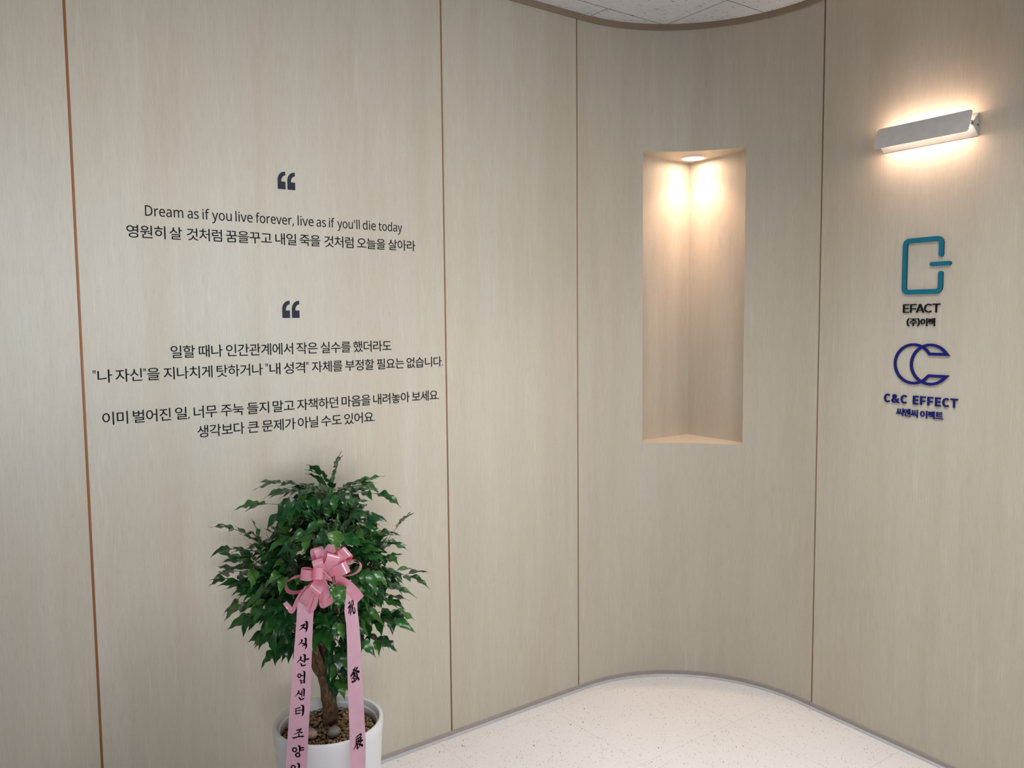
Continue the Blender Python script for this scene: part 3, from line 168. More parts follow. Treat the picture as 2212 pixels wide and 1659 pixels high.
54664:(920,[[275,612,212,605,159,585,118,552,92,509,83,457,92,405,118,362,159,330,212,309,275,302,339,309,392,330,433,362,459,405,468,457,459,509,433,552,392,585,339,605],[275,550,323,543,360,525,384,496,393,457,384,419,360,389,323,371,275,364,227,371,190,389,166,419,157,457,166,496,190,525,227,543],[541,812,541,280,619,280,619,510,733,510,733,266,812,266,812,826,733,826,733,578,619,578,619,812],[234,823,234,724,45,724,45,657,503,657,503,724,316,724,316,823],[620,239,620,209,612,156,588,101,548,49,493,5,439,45,400,95,377,151,369,209,369,239,288,239,288,209,280,159,257,109,220,63,169,25,107,-4,146,-67,206,-39,256,-1,297,44,327,94,353,41,389,-5,436,-45,495,-75,552,-44,599,-2,635,46,660,98,690,45,730,-1,782,-39,844,-67,883,-4,820,23,770,60,733,106,710,156,702,209,702,239]]),
55176:(920,[[707,827,707,-78,790,-78,790,827],[343,540,270,530,208,502,160,458,130,400,119,332,130,263,160,206,208,162,270,134,343,124,416,134,477,162,525,206,555,263,566,332,555,400,525,458,477,502,416,530],[343,471,401,461,446,432,476,388,487,332,476,276,446,232,401,203,343,193,285,203,239,232,209,276,198,332,209,388,239,432,285,461],[299,818,299,681,70,681,70,613,612,613,612,681,383,681,383,818]]),
34:(192,[[126,214,117,336,161,336,152,214],[40,214,31,336,75,336,66,214]]),
38:(344,[[131,-5,101,-2,75,6,54,19,38,38,28,60,25,87,30,120,44,146,67,167,97,186,69,222,60,243,56,267,59,289,67,307,80,322,107,336,143,341,177,336,202,322,215,307,222,290,224,268,219,241,205,218,184,198,157,181,248,93,268,127,281,168,322,168,304,112,291,88,275,67,343,0,287,0,246,39,223,22,197,8,167,-2],[132,205,171,235,180,251,183,268,181,284,172,296,159,304,142,307,124,304,109,297,100,284,97,268,99,252,106,237],[132,32,160,34,184,42,220,65,122,160,83,130,72,112,68,89,73,66,86,47,106,36]]),
39:(106,[[40,214,31,336,75,336,66,214]]),
40:(141,[[88,-74,57,-30,35,20,23,73,19,129,23,185,35,240,57,290,88,336,127,336,98,289,77,238,65,185,61,129,65,75,77,22,98,-28,126,-74]]),
41:(141,[[15,-74,43,-28,64,22,76,75,80,129,76,185,64,238,43,289,14,336,53,336,84,290,106,240,118,185,122,129,118,73,106,20,84,-30,53,-74]]),
44:(126,[[19,-61,33,-2,43,55,87,55,90,49,73,-5,50,-61]]),
46:(126,[[63,-7,42,1,36,11,34,25,36,40,42,50,63,57,83,50,90,40,92,25,90,11,83,1]]),
68:(343,[[46,0,46,336,149,336,196,331,237,317,270,294,294,262,309,221,315,171,309,119,294,76,268,43,233,19,190,5,139,0],[88,36,134,36,183,42,221,58,248,84,264,122,270,170,266,211,255,243,237,268,212,286,180,296,143,299,88,299]]),
97:(264,[[101,-5,70,0,44,13,32,28,24,47,22,70,25,93,35,113,51,128,75,140,105,147,142,150,185,152,185,167,182,194,172,211,155,220,133,223,95,217,62,204,49,235,88,250,135,256,163,254,186,247,204,236,216,220,223,198,226,172,226,0,196,0,188,36,186,36,169,18,151,5,130,-2],[110,29,140,33,164,46,175,60,182,78,185,101,185,123,148,122,108,117,83,107,69,91,64,70,68,51,77,39,92,31]]),
100:(289,[[129,-5,100,-1,75,10,54,28,38,53,29,86,26,126,29,165,38,198,54,224,75,242,100,253,130,257,156,254,177,246,208,220,211,220,209,238,208,257,208,357,249,357,249,0,216,0,210,34,208,34,195,19,178,7,156,-2],[136,30,160,32,179,39,192,51,204,79,208,118,208,125,204,167,193,197,179,211,160,220,135,222,115,219,98,211,85,196,73,165,69,125,73,85,85,55,98,41,115,32]]),
101:(265,[[147,-5,113,-1,84,10,59,28,41,53,30,86,26,124,29,163,40,195,56,221,79,241,106,253,137,257,167,253,193,243,214,226,229,203,238,175,241,143,241,118,69,118,71,92,79,70,90,53,106,40,126,33,149,31,192,35,230,48,230,12,192,-1],[70,151,198,151,194,180,183,203,164,218,137,223,110,218,90,204,76,181]]),
102:(162,[[51,0,51,220,7,220,7,239,51,253,51,268,54,298,61,321,73,338,89,350,109,357,133,360,161,357,182,351,171,319,154,323,134,326,115,322,103,312,95,294,93,268,93,252,156,252,156,220,93,220,93,0]]),
105:(121,[[61,294,44,300,38,309,37,320,38,332,44,340,61,346,78,340,83,332,85,320,83,309,78,300],[40,0,40,252,81,252,81,0]]),
108:(121,[[40,0,40,357,81,357,81,0]]),
109:(440,[[40,0,40,252,73,252,79,218,82,218,96,235,114,247,134,254,156,257,191,252,217,238,233,214,236,214,251,233,270,246,293,254,316,257,343,254,364,247,380,235,392,217,399,194,401,164,401,0,361,0,361,162,357,188,348,207,332,218,309,222,287,220,270,212,257,201,245,175,241,139,241,0,200,0,200,162,197,188,187,207,171,218,149,222,126,219,108,211,96,198,85,170,81,131,81,0]]),
111:(284,[[142,-5,110,-1,82,11,59,29,41,55,30,88,26,126,29,165,40,197,57,223,81,242,109,253,143,257,175,253,203,241,227,223,244,197,255,165,259,126,256,88,245,56,227,30,204,11,175,-1],[142,30,166,33,184,41,198,56,212,86,216,126,212,166,198,197,184,211,165,219,142,222,119,219,100,211,86,197,73,166,69,126,73,86,86,56,100,41,119,33]]),
114:(194,[[40,0,40,252,74,252,79,206,80,206,94,225,112,242,133,253,157,257,173,256,187,254,182,216,169,218,155,219,136,216,118,208,103,196,91,179,84,158,81,134,81,0]]),
115:(225,[[103,-5,58,0,24,11,24,49,61,35,104,29,132,31,150,39,161,51,164,66,159,83,140,98,102,115,60,134,33,156,26,171,24,190,27,210,36,226,50,239,80,252,118,257,161,252,199,240,185,207,151,218,116,223,93,221,77,215,67,205,63,192,70,175,90,161,128,144,169,126,195,103,202,88,204,70,201,47,192,29,177,14,145,0]]),
116:(170,[[117,-5,81,2,66,11,54,26,46,46,43,73,43,220,8,220,8,240,44,256,60,310,85,310,85,252,157,252,157,220,85,220,85,74,87,54,96,40,108,32,124,29,143,31,159,34,159,3,141,-3]]),
117:(291,[[129,-5,101,-2,78,5,60,17,47,35,40,58,37,87,37,252,79,252,79,90,82,63,93,45,110,33,135,30,160,32,179,40,193,53,205,82,209,121,209,252,251,252,251,0,217,0,211,33,209,33,194,16,175,4,153,-2]]),
118:(239,[[95,0,0,252,44,252,98,103,106,80,113,56,118,37,120,37,125,56,133,81,141,103,195,252,239,252,143,0]]),
121:(240,[[39,-113,20,-112,5,-109,5,-76,18,-78,33,-79,52,-76,68,-67,80,-53,89,-34,102,-1,0,252,45,252,99,109,112,73,120,40,122,40,131,71,144,109,195,252,240,252,131,-35,116,-67,97,-92,81,-103,62,-110]])}

# plan of the wall: straight left run, round corner, straight right run
A1, D1, A2, D2, R = 2.20669925, 2.30055458, 0.578234944, 2.48016754, 0.548416029
N1 = V((cos(A1), sin(A1)))
N2 = V((cos(A2), sin(A2)))
det = N1.x * N2.y - N1.y * N2.x
CC = V((((D1 - R) * N2.y - (D2 - R) * N1.y) / det, (N1.x * (D2 - R) - N2.x * (D1 - R)) / det))
T1, T2 = CC + N1 * R, CC + N2 * R
ta, tb = V((N1.y, -N1.x)), V((N2.y, -N2.x))
ARC = R * (A1 - A2)
Z0, Z1, ZC = 0.020, 2.4996, 2.522      # wall foot, wall head, ceiling


def plan(s, off=0.0):
    """point of the wall line at run length s, moved 'off' metres into the room"""
    if s < 0:
        p = T1 + ta * s - N1 * off
    elif s > ARC:
        p = T2 + tb * (s - ARC) - N2 * off
    else:
        a = A1 - s / R
        p = CC + V((cos(a), sin(a))) * (R - off)
    return p


def wp(s, z, off=0.0):
    p = plan(s, off)
    return V((p.x, p.y, z))


def wall_frame(side):
    """matrix: x along the wall, y up, z out into the room; x = run length"""
    if side == 'left':
        o, t, n = T1, ta, -N1
        o = T1
    else:
        t, n = tb, -N2
        o = T2 - tb * ARC
    return Matrix(((t.x, 0, n.x, o.x), (t.y, 0, n.y, o.y), (0, 1, 0, 0), (0, 0, 0, 1)))


# ------------------------------------------------------------------ helpers
def srgb(r, g, b):
    f = lambda c: (c / 255 / 12.92) if c / 255 <= 0.04045 else ((c / 255 + 0.055) / 1.055) ** 2.4
    return (f(r), f(g), f(b), 1)


def link(name, me, mats, parent=None, smooth=False):
    o = bpy.data.objects.new(name, me)
    COL.objects.link(o)
    for m in (mats if isinstance(mats, (list, tuple)) else [mats]):
        me.materials.append(m)
    if parent is not None:
        o.parent = parent
    if smooth:
        for p in me.polygons:
            p.use_smooth = True
    return o


def bm_obj(name, bm, mats, parent=None, smooth=False, recalc=True):
    if recalc:
        bmesh.ops.recalc_face_normals(bm, faces=bm.faces)
    me = bpy.data.meshes.new(name)
    bm.to_mesh(me)
    bm.free()
    return link(name, me, mats, parent, smooth)


def tag(o, label=None, cat=None, group=None, kind=None):
    if label:
        o['label'] = label
    if cat:
        o['category'] = cat
    if group:
        o['group'] = group
    if kind:
        o['kind'] = kind
    return o


def empty(name, mat_or_loc):
    o = bpy.data.objects.new(name, None)
    COL.objects.link(o)
    o.empty_display_size = 0.05
    if isinstance(mat_or_loc, Matrix):
        o.matrix_world = mat_or_loc
    else:
        o.location = mat_or_loc
    return o


class Mat:
    def __init__(self, name):
        self.m = bpy.data.materials.new(name)
        self.m.use_nodes = True
        self.t = self.m.node_tree
        self.b = self.t.nodes['Principled BSDF']

    def n(self, typ, **kw):
        nd = self.t.nodes.new(typ)
        for k, v in kw.items():
            if k.startswith('i_'):
                nd.inputs[k[2:].replace('_', ' ')].default_value = v
            else:
                setattr(nd, k, v)
        return nd

    def l(self, a, b):
        self.t.links.new(a, b)

    def set(self, **kw):
        for k, v in kw.items():
            self.b.inputs[k.replace('_', ' ')].default_value = v
        return self

    def ramp(self, fac, stops, interp='LINEAR'):
        r = self.n('ShaderNodeValToRGB')
        r.color_ramp.interpolation = interp
        e = r.color_ramp.elements
        while len(e) < len(stops):
            e.new(0.5)
        for i, (p, c) in enumerate(stops):
            e[i].position = p
            e[i].color = c
        self.l(fac, r.inputs[0])
        return r.outputs[0]

    def mix(self, fac, a, b, blend='MIX'):
        m = self.n('ShaderNodeMix', data_type='RGBA', blend_type=blend)
        for sock, v in ((m.inputs[0], fac), (m.inputs[6], a), (m.inputs[7], b)):
            if hasattr(v, 'links'):
                self.l(v, sock)
            else:
                sock.default_value = v
        return m.outputs[2]

    def bump(self, h, strength, dist):
        b = self.n('ShaderNodeBump', i_Strength=strength, i_Distance=dist)
        self.l(h, b.inputs['Height'])
        self.l(b.outputs[0], self.b.inputs['Normal'])


def simple(name, col, rough=0.5, spec=0.5, metal=0.0, vary=0.04, scale=40):
    m = Mat(name)
    tc = m.n('ShaderNodeTexCoord')
    nz = m.n('ShaderNodeTexNoise', i_Scale=scale, i_Detail=3.0)
    m.l(tc.outputs['Object'], nz.inputs['Vector'])
    lo = tuple(c * (1 - vary) for c in col[:3]) + (1,)
    hi = tuple(min(1, c * (1 + vary)) for c in col[:3]) + (1,)
    m.l(m.ramp(nz.outputs[0], [(0.3, lo), (0.7, hi)]), m.b.inputs['Base Color'])
    m.set(Roughness=rough, Metallic=metal)
    m.b.inputs['Specular IOR Level'].default_value = spec
    return m.m


# ------------------------------------------------------------------ materials
def wood_mat():
    m = Mat('oak_laminate')
    uv = m.n('ShaderNodeUVMap')
    def stretched(sx, sy, scale, detail, rough=0.55, dist=0.0):
        mp = m.n('ShaderNodeMapping')
        mp.inputs['Scale'].default_value = (sx, sy, 1)
        m.l(uv.outputs[0], mp.inputs[0])
        nz = m.n('ShaderNodeTexNoise', i_Scale=scale, i_Detail=detail, i_Roughness=rough, i_Distortion=dist)
        m.l(mp.outputs[0], nz.inputs['Vector'])
        return nz.outputs[0]
    broad = stretched(5.0, 0.35, 1.6, 3.0, 0.5, 0.4)
    mid = stretched(26.0, 2.2, 1.5, 4.0, 0.6, 0.8)
    fine = stretched(230.0, 14.0, 1.6, 4.0, 0.65)
    base = m.ramp(broad, [(0.28, srgb(198, 190, 175)), (0.5, srgb(202, 196, 183)), (0.74, srgb(205, 200, 189))])
    streak = m.ramp(mid, [(0.30, (0.955, 0.95, 0.94, 1)), (0.47, (0.988, 0.985, 0.98, 1)), (0.60, (1.0, 1.0, 1.0, 1)), (0.72, (1.03, 1.03, 1.03, 1))])
    c = m.mix(1.0, base, streak, 'MULTIPLY')
    pore = m.ramp(fine, [(0.30, (0.90, 0.89, 0.87, 1)), (0.46, (0.98, 0.98, 0.975, 1)), (0.58, (1.0, 1.0, 1.0, 1)), (0.75, (1.04, 1.04, 1.04, 1))])
    c = m.mix(1.0, c, pore, 'MULTIPLY')
    tiny = stretched(620.0, 60.0, 1.5, 3.0, 0.7)
    c = m.mix(1.0, c, m.ramp(tiny, [(0.30, (0.93, 0.925, 0.91, 1)), (0.48, (0.99, 0.99, 0.985, 1)), (0.60, (1.0, 1.0, 1.0, 1)), (0.74, (1.045, 1.045, 1.045, 1))]), 'MULTIPLY')
    # pale cathedral flecks
    fl = stretched(60.0, 3.4, 1.2, 2.0, 0.5, 1.6)
    c = m.mix(m.ramp(fl, [(0.60, (0, 0, 0, 1)), (0.76, (0.26, 0.26, 0.26, 1))]), c, srgb(222, 217, 206))
    m.l(c, m.b.inputs['Base Color'])
    m.set(Roughness=0.5)
    m.b.inputs['Specular IOR Level'].default_value = 0.25
    m.bump(fine, 0.08, 0.001)
    return m.m


def floor_mat():
    m = Mat('white_vinyl_tile')
    tc = m.n('ShaderNodeTexCoord')
    nz = m.n('ShaderNodeTexNoise', i_Scale=2.2, i_Detail=4.0)
    m.l(tc.outputs['Object'], nz.inputs['Vector'])
    c = m.ramp(nz.outputs[0], [(0.3, srgb(231, 228, 226)), (0.7, srgb(237, 234, 233))])
    def specks(scale, thr, col, seed, amt):
        nonlocal c
        mp = m.n('ShaderNodeMapping')
        mp.inputs['Scale'].default_value = (scale, scale * 0.36, scale)
        mp.inputs['Rotation'].default_value = (0, 0, 0.5 + seed)
        mp.inputs['Location'].default_value = (seed * 3.1, seed * 1.7, 0)
        wob = m.n('ShaderNodeTexNoise', i_Scale=scale * 0.35, i_Detail=2.0)
        m.l(tc.outputs['Object'], wob.inputs['Vector'])
        add = m.n('ShaderNodeMixRGB', blend_type='ADD')
        add.inputs[0].default_value = 0.9
        m.l(tc.outputs['Object'], mp.inputs[0])
        m.l(mp.outputs[0], add.inputs[1])
        m.l(wob.outputs[1], add.inputs[2])
        vo = m.n('ShaderNodeTexVoronoi', i_Scale=1.0)
        m.l(add.outputs[0], vo.inputs['Vector'])
        # only some of the cells carry a fleck
        sep = m.n('ShaderNodeSeparateColor')
        m.l(vo.outputs['Color'], sep.inputs[0])
        gate = m.n('ShaderNodeMath', operation='LESS_THAN')
        m.l(sep.outputs[0], gate.inputs[0])
        gate.inputs[1].default_value = amt
        size = m.n('ShaderNodeMath', operation='MULTIPLY')
        m.l(sep.outputs[1], size.inputs[0])
        size.inputs[1].default_value = thr
        ls = m.n('ShaderNodeMath', operation='LESS_THAN')
        m.l(vo.outputs['Distance'], ls.inputs[0])
        m.l(size.outputs[0], ls.inputs[1])
        f = m.n('ShaderNodeMath', operation='MULTIPLY')
        m.l(gate.outputs[0], f.inputs[0])
        m.l(ls.outputs[0], f.inputs[1])
        c = m.mix(f.outputs[0], c, col)
    specks(230.0, 0.30, srgb(186, 178, 172), 0.3, 0.50)
    specks(130.0, 0.24, srgb(200, 194, 189), 1.1, 0.55)
    specks(70.0, 0.17, srgb(96, 74, 62), 2.2, 0.10)
    specks(120.0, 0.22, srgb(140, 124, 114), 3.3, 0.09)
    # hairline joints of the 450 mm tiles
    mp = m.n('ShaderNodeMapping')
    mp.inputs['Rotation'].default_value = (0, 0, radians(-35.9))
    m.l(tc.outputs['Object'], mp.inputs[0])
    br = m.n('ShaderNodeTexBrick', offset=0.0, i_Scale=1.0, i_Mortar_Size=0.0009, i_Brick_Width=0.45, i_Row_Height=0.45)
    m.l(mp.outputs[0], br.inputs['Vector'])
    c = m.mix(m.ramp(br.outputs['Fac'], [(0.0, (0, 0, 0, 1)), (1.0, (0.35, 0.35, 0.35, 1))]), c, srgb(165, 155, 148))
    m.l(c, m.b.inputs['Base Color'])
    m.set(Roughness=0.38)
    m.b.inputs['Specular IOR Level'].default_value = 0.4
    return m.m


def ceiling_mat():
    m = Mat('fissured_acoustic_tile')
    tc = m.n('ShaderNodeTexCoord')
    mp = m.n('ShaderNodeMapping')
    # tile grid runs 35.9 degrees off the room axis
    mp.inputs['Rotation'].default_value = (0, 0, radians(-35.9))
    m.l(tc.outputs['Object'], mp.inputs[0])
    sh = m.n('ShaderNodeVectorMath', operation='ADD')
    sh.inputs[1].default_value = (JOINT_U, JOINT_V, 0)
    m.l(mp.outputs[0], sh.inputs[0])
    c = srgb(226, 224, 224)
    nz = m.n('ShaderNodeTexNoise', i_Scale=30.0, i_Detail=3.0)
    m.l(tc.outputs['Object'], nz.inputs['Vector'])
    c = m.ramp(nz.outputs[0], [(0.3, srgb(236, 241, 249)), (0.7, srgb(242, 247, 254))])
    def fissure(sx, sy, thr, amt, seed, rot):
        nonlocal c
        rr = m.n('ShaderNodeMapping')
        rr.inputs['Rotation'].default_value = (0, 0, rot)
        rr.inputs['Location'].default_value = (seed, seed * 2, 0)
        m.l(sh.outputs[0], rr.inputs[0])
        ss = m.n('ShaderNodeMapping')
        ss.inputs['Scale'].default_value = (sx, sy, 1)
        m.l(rr.outputs[0], ss.inputs[0])
        vo = m.n('ShaderNodeTexVoronoi', i_Scale=1.0, voronoi_dimensions='2D')
        m.l(ss.outputs[0], vo.inputs['Vector'])
        sep = m.n('ShaderNodeSeparateColor')
        m.l(vo.outputs['Color'], sep.inputs[0])
        gate = m.n('ShaderNodeMath', operation='LESS_THAN')
        m.l(sep.outputs[0], gate.inputs[0])
        gate.inputs[1].default_value = amt
        size = m.n('ShaderNodeMath', operation='MULTIPLY')
        m.l(sep.outputs[1], size.inputs[0])
        size.inputs[1].default_value = thr
        ls = m.n('ShaderNodeMath', operation='LESS_THAN')
        m.l(vo.outputs['Distance'], ls.inputs[0])
        m.l(size.outputs[0], ls.inputs[1])
        f = m.n('ShaderNodeMath', operation='MULTIPLY')
        m.l(gate.outputs[0], f.inputs[0])
        m.l(ls.outputs[0], f.inputs[1])
        c = m.mix(f.outputs[0], c, srgb(92, 84, 80))
    fissure(26, 330, 0.36, 0.075, 0.0, 0.12)
    fissure(34, 380, 0.32, 0.06, 4.3, -0.2)
    fissure(110, 140, 0.15, 0.16, 2.1, 0.5)
    fissure(60, 60, 0.09, 0.05, 7.7, 0.0)
    br = m.n('ShaderNodeTexBrick', offset=0.5, i_Scale=1.0, i_Mortar_Size=0.0016, i_Brick_Width=0.588, i_Row_Height=0.294)
    m.l(sh.outputs[0], br.inputs['Vector'])
    c = m.mix(br.outputs['Fac'], c, srgb(105, 92, 82))
    m.l(c, m.b.inputs['Base Color'])
    m.set(Roughness=0.9)
    m.b.inputs['Specular IOR Level'].default_value = 0.1
    return m.m


JOINT_U, JOINT_V = -2.339 + 0.588 * 4, -2.226 + 0.294 * 8
M_wood = wood_mat()
M_floor = floor_mat()
M_ceil = ceiling_mat()
M_seam = simple('brown_seam_strip', srgb(152, 98, 52), 0.6)
M_trimtop = simple('taupe_ceiling_trim', srgb(150, 134, 116), 0.6)
M_base = simple('grey_brown_base_strip', srgb(168, 159, 154), 0.5)
M_seal = simple('grey_sealant', srgb(188, 190, 195), 0.22)
M_vinyl = simple('black_vinyl', srgb(18, 18, 22), 0.6, 0.15)
M_navy_vinyl = simple('dark_navy_vinyl', srgb(32, 40, 56), 0.5)
M_teal = simple('teal_acrylic', srgb(16, 112, 138), 0.5, 0.25)
M_teal_side = simple('teal_acrylic_edge', srgb(14, 44, 58), 0.5)
M_blackletter = simple('black_acrylic', srgb(16, 16, 24), 0.5, 0.15)
M_navy = simple('navy_acrylic', srgb(22, 30, 116), 0.5, 0.2)
M_navy_side = simple('navy_acrylic_edge', srgb(16, 20, 56), 0.5)
M_white_metal = simple('white_painted_metal', srgb(226, 224, 224), 0.5)
M_steel = simple('dark_screw_steel', srgb(90, 86, 84), 0.35, metal=0.8)
M_ceramic = simple('white_glazed_ceramic', srgb(226, 230, 234), 0.16, 0.5, vary=0.01)
M_bark = None


def emit_mat(name, col, strength):
    m = Mat(name)
    m.set(Roughness=0.4)
    m.b.inputs['Base Color'].default_value = (0.9, 0.9, 0.9, 1)
    m.b.inputs['Emission Color'].default_value = col
    m.b.inputs['Emission Strength'].default_value = strength
    return m.m


M_led = emit_mat('warm_led_strip', (1.0, 0.68, 0.50, 1), 160.0)
M_lens = emit_mat('warm_downlight_lens', (1.0, 0.90, 0.76, 1), 9.0)


# ------------------------------------------------------------------ the room shell
def strip_panel(name, s0, s1, mats, label=None, hole=None, thick=0.012, seed=0.0):
    """a wall panel between two seams, following the plan; uv = (run length, height)"""
    bm = bmesh.new()
    uvl = bm.loops.layers.uv.new('UVMap')
    n = max(2, int((s1 - s0) / 0.02)) if (s1 > 0 and s0 < ARC) else max(2, int((s1 - s0) / 0.25))
    ss = [s0 + (s1 - s0) * i / n for i in range(n + 1)]
    zs = [Z0, Z1]
    if hole:
        ss = sorted(set([s for s in ss if min(abs(s - hole[0]), abs(s - hole[1])) > 0.004] + [hole[0], hole[1]]))
        zs = [Z0, hole[2], hole[3], Z1]
    def face(vs, uvs):
        f = bm.faces.new([bm.verts.new(v) for v in vs])
        for lp, u in zip(f.loops, uvs):
            lp[uvl].uv = (u[0] + seed, u[1] + seed * 0.37)
        return f
    for i in range(len(ss) - 1):
        a, b = ss[i], ss[i + 1]
        for j in range(len(zs) - 1):
            if hole and j == 1 and a >= hole[0] - 1e-6 and b <= hole[1] + 1e-6:
                continue
            z, w = zs[j], zs[j + 1]
            face([wp(a, z), wp(b, z), wp(b, w), wp(a, w)], [(a, z), (b, z), (b, w), (a, w)])
            face([wp(b, z, -thick), wp(a, z, -thick), wp(a, w, -thick), wp(b, w, -thick)], [(a, z), (b, z), (b, w), (a, w)])
        for z, fl in ((Z0, 1), (Z1, -1)):
            q = [wp(a, z), wp(a, z, -thick), wp(b, z, -thick), wp(b, z)]
            face(q if fl > 0 else q[::-1], [(a, z), (a, z + .012), (b, z + .012), (b, z)])
    for s, fl in ((s0, 1), (s1, -1)):
        q = [wp(s, Z0), wp(s, Z1), wp(s, Z1, -thick), wp(s, Z0, -thick)]
        face(q if fl > 0 else q[::-1], [(s, Z0), (s, Z1), (s + .012, Z1), (s + .012, Z0)])
    bmesh.ops.remove_doubles(bm, verts=bm.verts, dist=1e-5)
    o = bm_obj(name, bm, mats)
    me = o.data
    for p in me.polygons:
        p.use_smooth = True
    me.set_sharp_from_angle(angle=radians(30))
    return tag(o, label, None, None, 'structure')


SEAMS = [-1.6845, -0.6076, -0.0329, 0.9375]
GAP = 0.0032
HOLE = (0.2567, 0.6417, 0.9363, 2.0525)
strip_panel('wall_far_left', -4.2, SEAMS[0] - GAP, M_wood, 'pale oak wall panel at the left edge, left of the lettering', seed=3.1)
strip_panel('wall_left', SEAMS[0] + GAP, SEAMS[1] - GAP, M_wood, 'wide pale oak wall panel carrying the black lettering', seed=0.0)
strip_panel('wall_center', SEAMS[1] + GAP, SEAMS[2] - GAP, M_wood, 'narrow plain oak wall panel between the lettering and the niche', seed=7.7)
corner = strip_panel('wall_corner', SEAMS[2] + GAP, SEAMS[3] - GAP, M_wood, 'concave round oak corner panel with the lit niche cut into it', hole=HOLE, seed=12.3)
strip_panel('wall_right', SEAMS[3] + GAP, 2.7, M_wood, 'pale oak wall panel carrying the lamp and the company signs', seed=18.9)

for i, s in enumerate(SEAMS):
    bm = bmesh.new()
    w = 0.012
    lo = [wp(s - w, Z0, -0.0055), wp(s + w, Z0, -0.0055), wp(s + w, Z0, -0.0115), wp(s - w, Z0, -0.0115)]
    hi = [V((p.x, p.y, Z1)) for p in lo]
    # strip sits in the gap: narrow tongue between the panels
    w = GAP
    lo = [wp(s - w, Z0, -0.005), wp(s + w, Z0, -0.005), wp(s + w, Z0, -0.016), wp(s - w, Z0, -0.016)]
    hi = [V((p.x, p.y, Z1)) for p in lo]
    vl = [bm.verts.new(p) for p in lo]
    vh = [bm.verts.new(p) for p in hi]
    for k in range(4):
        bm.faces.new([vl[k], vl[(k + 1) % 4], vh[(k + 1) % 4], vh[k]])
    bm.faces.new(vl)
    bm.faces.new(vh)
    tag(bm_obj('trim_%d' % (i + 1), bm, M_seam), ['brown seam strip at the left of the lettering panel', 'brown seam strip at the right of the lettering panel', 'brown seam strip where the wall starts to curve', 'brown seam strip left of the lamp and signs panel'][i], kind='structure')


def sweep(name, prof, s0, s1, mat, parent=None, smooth=True):
    """sweep a profile of (out, height) points along the wall line"""
    bm = bmesh.new()
    ss = [s0] + [s for s in [ARC * i / 48 for i in range(49)] if s0 < s < s1] + [s1]
    rows = [[bm.verts.new(wp(s, z, o)) for o, z in prof] for s in ss]
    n = len(prof)
    for a, b in zip(rows, rows[1:]):
        for k in range(n):
            bm.faces.new([a[k], a[(k + 1) % n], b[(k + 1) % n], b[k]])
    bm.faces.new(rows[0])
    bm.faces.new(rows[-1][::-1])
    o = bm_obj(name, bm, mat, parent)
    if smooth:
        for p in o.data.polygons:
            p.use_smooth = True
        o.data.set_sharp_from_angle(angle=radians(40))
    return o


tag(sweep('trim_5', [(-0.012, Z1), (0.004, Z1), (0.004, ZC), (-0.012, ZC)], -4.2, 2.7, M_trimtop), 'taupe edge trim along the ceiling above the oak wall', kind='structure')
for nm, a, b, lb in (('baseboard_left', -4.2, SEAMS[2], 'thin grey base strip under the left oak panels'), ('baseboard_corner', SEAMS[2], SEAMS[3], 'thin grey base strip around the round corner'), ('baseboard_right', SEAMS[3], 2.7, 'thin grey base strip under the right oak panel')):
    bo = tag(sweep(nm, [(-0.012, 0.0), (0.0025, 0.0), (0.0025, Z0), (-0.012, Z0)], a, b, M_base), lb, kind='structure')
    q = [(0.0025, 0.0)] + [(0.0025 + 0.009 * cos(t), 0.0068 * sin(t)) for t in [pi / 2 * i / 5 for i in range(6)]]
    tag(sweep('sealant_bead', q, a, b, M_seal, bo), 'glossy pale grey sealant bead')

bm = bmesh.new()
for p in ((-4.5, -4.5), (4.0, -4.5), (4.0, 4.3), (-4.5, 4.3)):
    bm.verts.new((p[0], p[1], 0))
bm.faces.new(bm.verts)
tag(bm_obj('floor', bm, M_floor), 'off-white speckled vinyl floor', kind='structure')
bm = bmesh.new()
for p in ((-4.5, -4.5), (4.0, -4.5), (4.0, 4.3), (-4.5, 4.3)):
    bm.verts.new((p[0], p[1], ZC))
bm.faces.new(bm.verts)
co = bm_obj('ceiling', bm, M_ceil, recalc=False)
co.data.flip_normals()
tag(co, 'white fissured acoustic tile ceiling', kind='structure')

# niche: two short jambs, then a V-shaped back
fl, fr = plan(HOLE[0]), plan(HOLE[1])
bl, brr, bc = V((0.5204, 3.2450)), V((0.8970, 3.1620)), V((0.7355, 3.4060))
bm = bmesh.new()
uvl = bm.loops.layers.uv.new('UVMap')
def quad(pts, uvs):
    f = bm.faces.new([bm.verts.new(p) for p in pts])
    for lp, u in zip(f.loops, uvs):
        lp[uvl].uv = u
zb, zt = HOLE[2], HOLE[3]
acc = 30.0
path = [fl, bl, bc, brr, fr]
for a, b in zip(path, path[1:]):
    d = (b - a).length
    quad([(a.x, a.y, zb), (b.x, b.y, zb), (b.x, b.y, zt), (a.x, a.y, zt)], [(acc, zb), (acc + d, zb), (acc + d, zt), (acc, zt)])
    acc += d
front = [plan(HOLE[0] + (HOLE[1] - HOLE[0]) * i / 12) for i in range(13)]
loop = front[::-1] + [bl, bc, brr]
for z in (zb, zt):
    quad([(p.x, p.y, z) for p in loop], [(p.x * 0.5 + 40, p.y) for p in loop])
no = bm_obj('niche_lining', bm, M_wood, corner)
no['label'] = 'warm lit V-shaped oak lining of the wall niche'

# ------------------------------------------------------------------ flat shapes: glyphs and strokes
def glyph(ch):
    """advance and contours (em units) of one character"""
    adv, cs = GLYPHS[ord(ch)]
    out = []
    for v in cs:
        pts = []
        for i in range(0, len(v), 2):
            p = (v[i] / 1000, v[i + 1] / 1000)
            if not pts or math.hypot(p[0] - pts[-1][0], p[1] - pts[-1][1]) > 0.009:
                pts.append(p)
        out.append(pts)
    return adv / 1000, out


